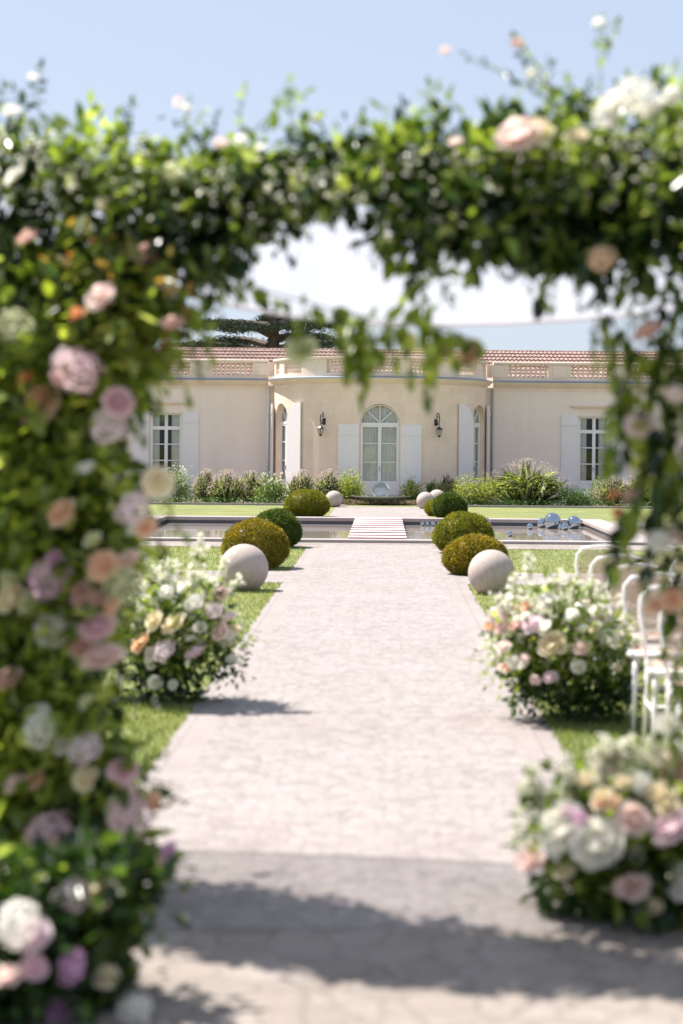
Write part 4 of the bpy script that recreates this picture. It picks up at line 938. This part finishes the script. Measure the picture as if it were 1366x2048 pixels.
for (px, py, dx, L, k, ll) in ((230, 640, .2, .33, 14, .08), (300, 600, .15, .36, 14, .08), (260, 700, .1, .25, 10, .09), (330, 640, .35, .26, 10, .075), (350, 560, .3, .3, 12, .075), (390, 560, .25, .25, 10, .07), (300, 960, .7, .22, 9, .07), (310, 1050, .3, .16, 7, .06), (270, 780, .2, .15, 7, .08)):
    sp(px, py, YA-.3, (dx, -.1, -1), L, k, ll, .1, random.choice((lr, lb, lb)))
# right side: loose hanging vines
for (px, py, L, k, ll, dx) in ((1190, 630, .16, 8, .05, 0), (1215, 640, .3, 12, .065, .05), (1250, 640, .45, 16, .075, -.02), (1280, 660, .5, 18, .075, .0), (1310, 650, .6, 22, .075, .02), (1350, 640, .65, 24, .07, 0), (1380, 640, .8, 26, .07, 0), (1240, 740, .3, 10, .07, -.05), (1300, 820, .4, 16, .085, -.1), (1340, 850, .5, 18, .08, -.1), (1330, 950, .35, 14, .085, -.15), (1290, 960, .3, 12, .09, -.2), (1250, 1000, .22, 9, .085, -.2), (1370, 1000, .4, 14, .08, -.1), (1320, 640, .3, 14, .06, .2), (1280, 1040, .12, 6, .08, -.8), (1215, 880, .1, 5, .06, -.2), (1350, 1180, .2, 9, .07, -.2), (1390, 1250, .5, 16, .07, -.1), (1400, 1100, .5, 16, .07, -.1)):
    for rep in range(2 if py < 900 else 1): hang(px+rep*16, py, YA-.2+random.uniform(-.1, .1), L, int(k*1.2), ll*1.25, dx+random.uniform(-.1, .1), random.choice((lc, lc, lb, lv)))
n = 420; px = rng.uniform(1290, 1520, n); py = rng.uniform(600, 1480, n); keep = rng.random(n) < (px-1250)/270; px, py = px[keep], py[keep]; n = len(px)
addpx(lb, px, py, YA+rng.normal(size=n)*.12, rdir(n, (0, -.2, -.5)), rng.uniform(.045, .08, n))
n = 1500; px = rng.uniform(1420, 1560, n); py = rng.uniform(600, 1800, n); addpx(lv, px, py, YA+rng.normal(size=n)*.15, rdir(n, (0, -.2, -.5)), rng.uniform(.045, .08, n))
# lower sprays over the path on the left and right of the foot
for (px, py, dx, dz, L, k) in ((250, 1560, 1, .2, .2, 11), (280, 1600, 1, .35, .18, 10), (290, 1700, 1, 0, .17, 8), (300, 1720, .9, -.4, .14, 6), (270, 1540, .8, .8, .15, 8)):
    sp(px, py, YA-.2, (dx, -.2, dz), L, k, .045, .3, random.choice((lb, lr)))
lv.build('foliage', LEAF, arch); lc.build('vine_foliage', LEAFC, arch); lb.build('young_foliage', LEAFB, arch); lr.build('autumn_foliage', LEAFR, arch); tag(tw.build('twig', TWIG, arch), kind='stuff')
random.seed(5)
FL = [(28, 655, 96, 'hyd', 'green'), (155, 745, 112, 'hyd', 'mauve'), (130, 720, 60, 'hyd', 'pale'), (66, 797, 84, 'open', 'peach'), (288, 500, 48, 'rose', 'dusty'), (50, 468, 42, 'rose', 'dusty'), (195, 580, 56, 'open', 'blush'), (150, 622, 34, 'small', 'orange'), (188, 604, 24, 'small', 'orange'), (120, 752, 34, 'small', 'orange'), (45, 752, 40, 'small', 'orange'), (220, 860, 84, 'hyd', 'pale'), (195, 832, 40, 'small', 'white'), (240, 800, 60, 'rose', 'mauve'),
 (112, 1018, 56, 'open', 'peach'), (268, 1018, 80, 'hyd', 'pale'), (285, 1050, 40, 'open', 'peach'), (314, 955, 58, 'open', 'cream'), (265, 1052, 34, 'small', 'white'), (198, 1122, 62, 'open', 'peach'), (100, 1158, 104, 'hyd', 'lilac'), (95, 1115, 44, 'open', 'lilac'), (106, 1245, 84, 'rose', 'white'), (178, 1190, 60, 'rose', 'dusty'), (150, 1180, 46, 'open', 'dusty'), (200, 1302, 74, 'rose', 'blush'), (160, 1290, 44, 'rose', 'dusty'), (245, 1170, 90, 'hyd', 'green'), (190, 1245, 70, 'rose', 'mauve'),
 (250, 1110, 46, 'open', 'blush'), (218, 1210, 40, 'small', 'peach'), (82, 1462, 88, 'hyd', 'white'), (120, 1475, 50, 'open', 'white'), (75, 1418, 44, 'rose', 'white'), (172, 1500, 78, 'hyd', 'pale'), (243, 1528, 54, 'open', 'mauve'), (168, 1550, 48, 'rose', 'cream'), (263, 1635, 112, 'hyd', 'mauve'), (230, 1612, 50, 'open', 'green'), (100, 1672, 118, 'hyd', 'mauve'), (158, 1692, 92, 'hyd', 'green'), (150, 1792, 84, 'hyd', 'pale'), (195, 1785, 56, 'rose', 'cream'), (245, 1718, 52, 'open', 'pale'), (65, 1790, 36, 'rose', 'white'),
 (60, 1552, 44, 'open', 'peach'), (22, 1560, 40, 'rose', 'blush'), (10, 1350, 60, 'rose', 'dusty'), (14, 1190, 60, 'rose', 'cream'), (20, 1150, 40, 'small', 'green'), (45, 1200, 44, 'open', 'green'), (300, 1600, 40, 'small', 'peach'), (255, 1570, 30, 'small', 'blush'), (330, 1700, 40, 'small', 'lilac'), (300, 1725, 36, 'small', 'peach'), (165, 1400, 34, 'small', 'green'), (170, 930, 38, 'rose', 'white'), (85, 980, 36, 'small', 'green'), (180, 1075, 36, 'small', 'green'),
 (1035, 255, 78, 'rose', 'blush'), (1072, 245, 60, 'open', 'cream'), (1230, 190, 52, 'open', 'white'), (1272, 192, 84, 'hyd', 'white'), (1300, 205, 50, 'open', 'white'), (1210, 232, 56, 'hyd', 'white'), (1345, 188, 34, 'small', 'white'), (908, 278, 26, 'small', 'blush'), (1155, 262, 40, 'open', 'cream'), (22, 215, 36, 'small', 'white'), (20, 345, 44, 'open', 'white'), (345, 335, 44, 'open', 'green'), (66, 150, 24, 'small', 'white'), (352, 200, 22, 'small', 'blush'), (370, 212, 22, 'small', 'white'), (1195, 40, 24, 'small', 'white'), (1035, 82, 22, 'small', 'dusty'), (1062, 140, 24, 'small', 'white'), (888, 98, 18, 'small', 'blush'), (440, 280, 26, 'small', 'blush'), (480, 275, 28, 'small', 'white'), (520, 290, 24, 'small', 'white'),
 (937, 700, 46, 'rose', 'peach'), (877, 690, 40, 'rose', 'dusty'), (600, 688, 58, 'open', 'green'), (345, 640, 40, 'rose', 'dusty'), (320, 560, 30, 'small', 'peach'), (1205, 520, 58, 'hyd', 'peach'), (1290, 650, 54, 'rose', 'dusty'), (1276, 842, 50, 'open', 'blush'), (1345, 1190, 44, 'open', 'peach'), (1315, 1200, 40, 'open', 'peach'), (1315, 1072, 38, 'open', 'white'), (1355, 1062, 34, 'rose', 'blush'), (1225, 985, 24, 'small', 'orange'), (1232, 1022, 22, 'small', 'orange'), (1262, 985, 34, 'rose', 'dusty'), (1352, 790, 44, 'hyd', 'blush')]
for (px, py, sz, kind, col) in FL[:100]:
    Y = YA-.3-(.17 if (px < 350 and py > 560) else 0)+random.uniform(-.05, .05); sz *= 1.04*(.9 if kind == 'hyd' else 1)
    if py > 1780 and px < 350: Y = 4.95
    flower(arch, kind, col, WA(px, py, Y), sz/2*Y/F)
n = 1100; px = np.concatenate([rng.uniform(-20, 1390, 800), rng.uniform(-20, 330, 300)]); py = np.concatenate([np.interp(px[:800], xs_b, yt_b)+rng.normal(size=800)*18+rng.random(800)**2*150, rng.uniform(600, 1800, 300)])
PP = np.array([WA(a, b_, YA-.22+random.uniform(-.1, .1))[:] for a, b_ in zip(px, py)])-A0
tag(blossoms('blossom', PP, .014, WHITEP, arch, 3), kind='stuff')

# ------------------------------------------------------------------ canopy of voile
cp = empty('shade_canopy', (0, 7.5, 0), label='white translucent fabric canopy stretched overhead behind the flower arch', cat='canopy')
nx, ny = 60, 18; v = []; f = []
for j in range(ny+1):
    t = j/ny
    for i in range(nx+1):
        px = -420+1940*i/nx  # unseen stretch added at the left so its shadow edge clears the path
        far = np.array(WA(px, 650-(2.6e-4 if px < 850 else 1.2e-4)*(px-850)**2, 7.8)[:]); near = np.array(WA(px, 372+20*math.sin(PI*i/nx), 6.72)[:])
        p = near*(1-t)+far*t; p[2] += -.05*math.sin(PI*t)+math.sin(PI*t)**.5*(.016*math.sin(p[0]*7+t*9)+.012*math.sin(p[0]*2.5-t*11)+.008*math.sin(p[0]*16+t*4)); v.append(tuple(p-np.array([0, 7.5, 0])))
for j in range(ny):
    for i in range(nx): k = j*(nx+1)+i; f.append((k, k+1, k+nx+2, k+nx+1))
me = bpy.data.meshes.new('fabric'); me.from_pydata(v, [], f); link('fabric', me, VOILE, cp, smooth=True)
row = [Vector(q) for q in v[ny*(nx+1):]]
MB().tube([q+Vector((0, .0, .0)) for q in row], .009, 6).build('hem', HEM, cp, True)
for j_ in (ny, 0):
    for k in (0, nx):
        p = Vector(v[j_*(nx+1)+k]); s_ = -.9 if k == 0 else .5; q = Vector((p.x+s_, p.y+(.25 if j_ else -.1), 0)); top = q+Vector((0, 0, p.z+.12))
        pl = MB().tube([q, top], .018, 10).build('pole', PAINTW, cp, True); MB().tube([p, top], .003, 6).build('rope', PAINTW, pl)
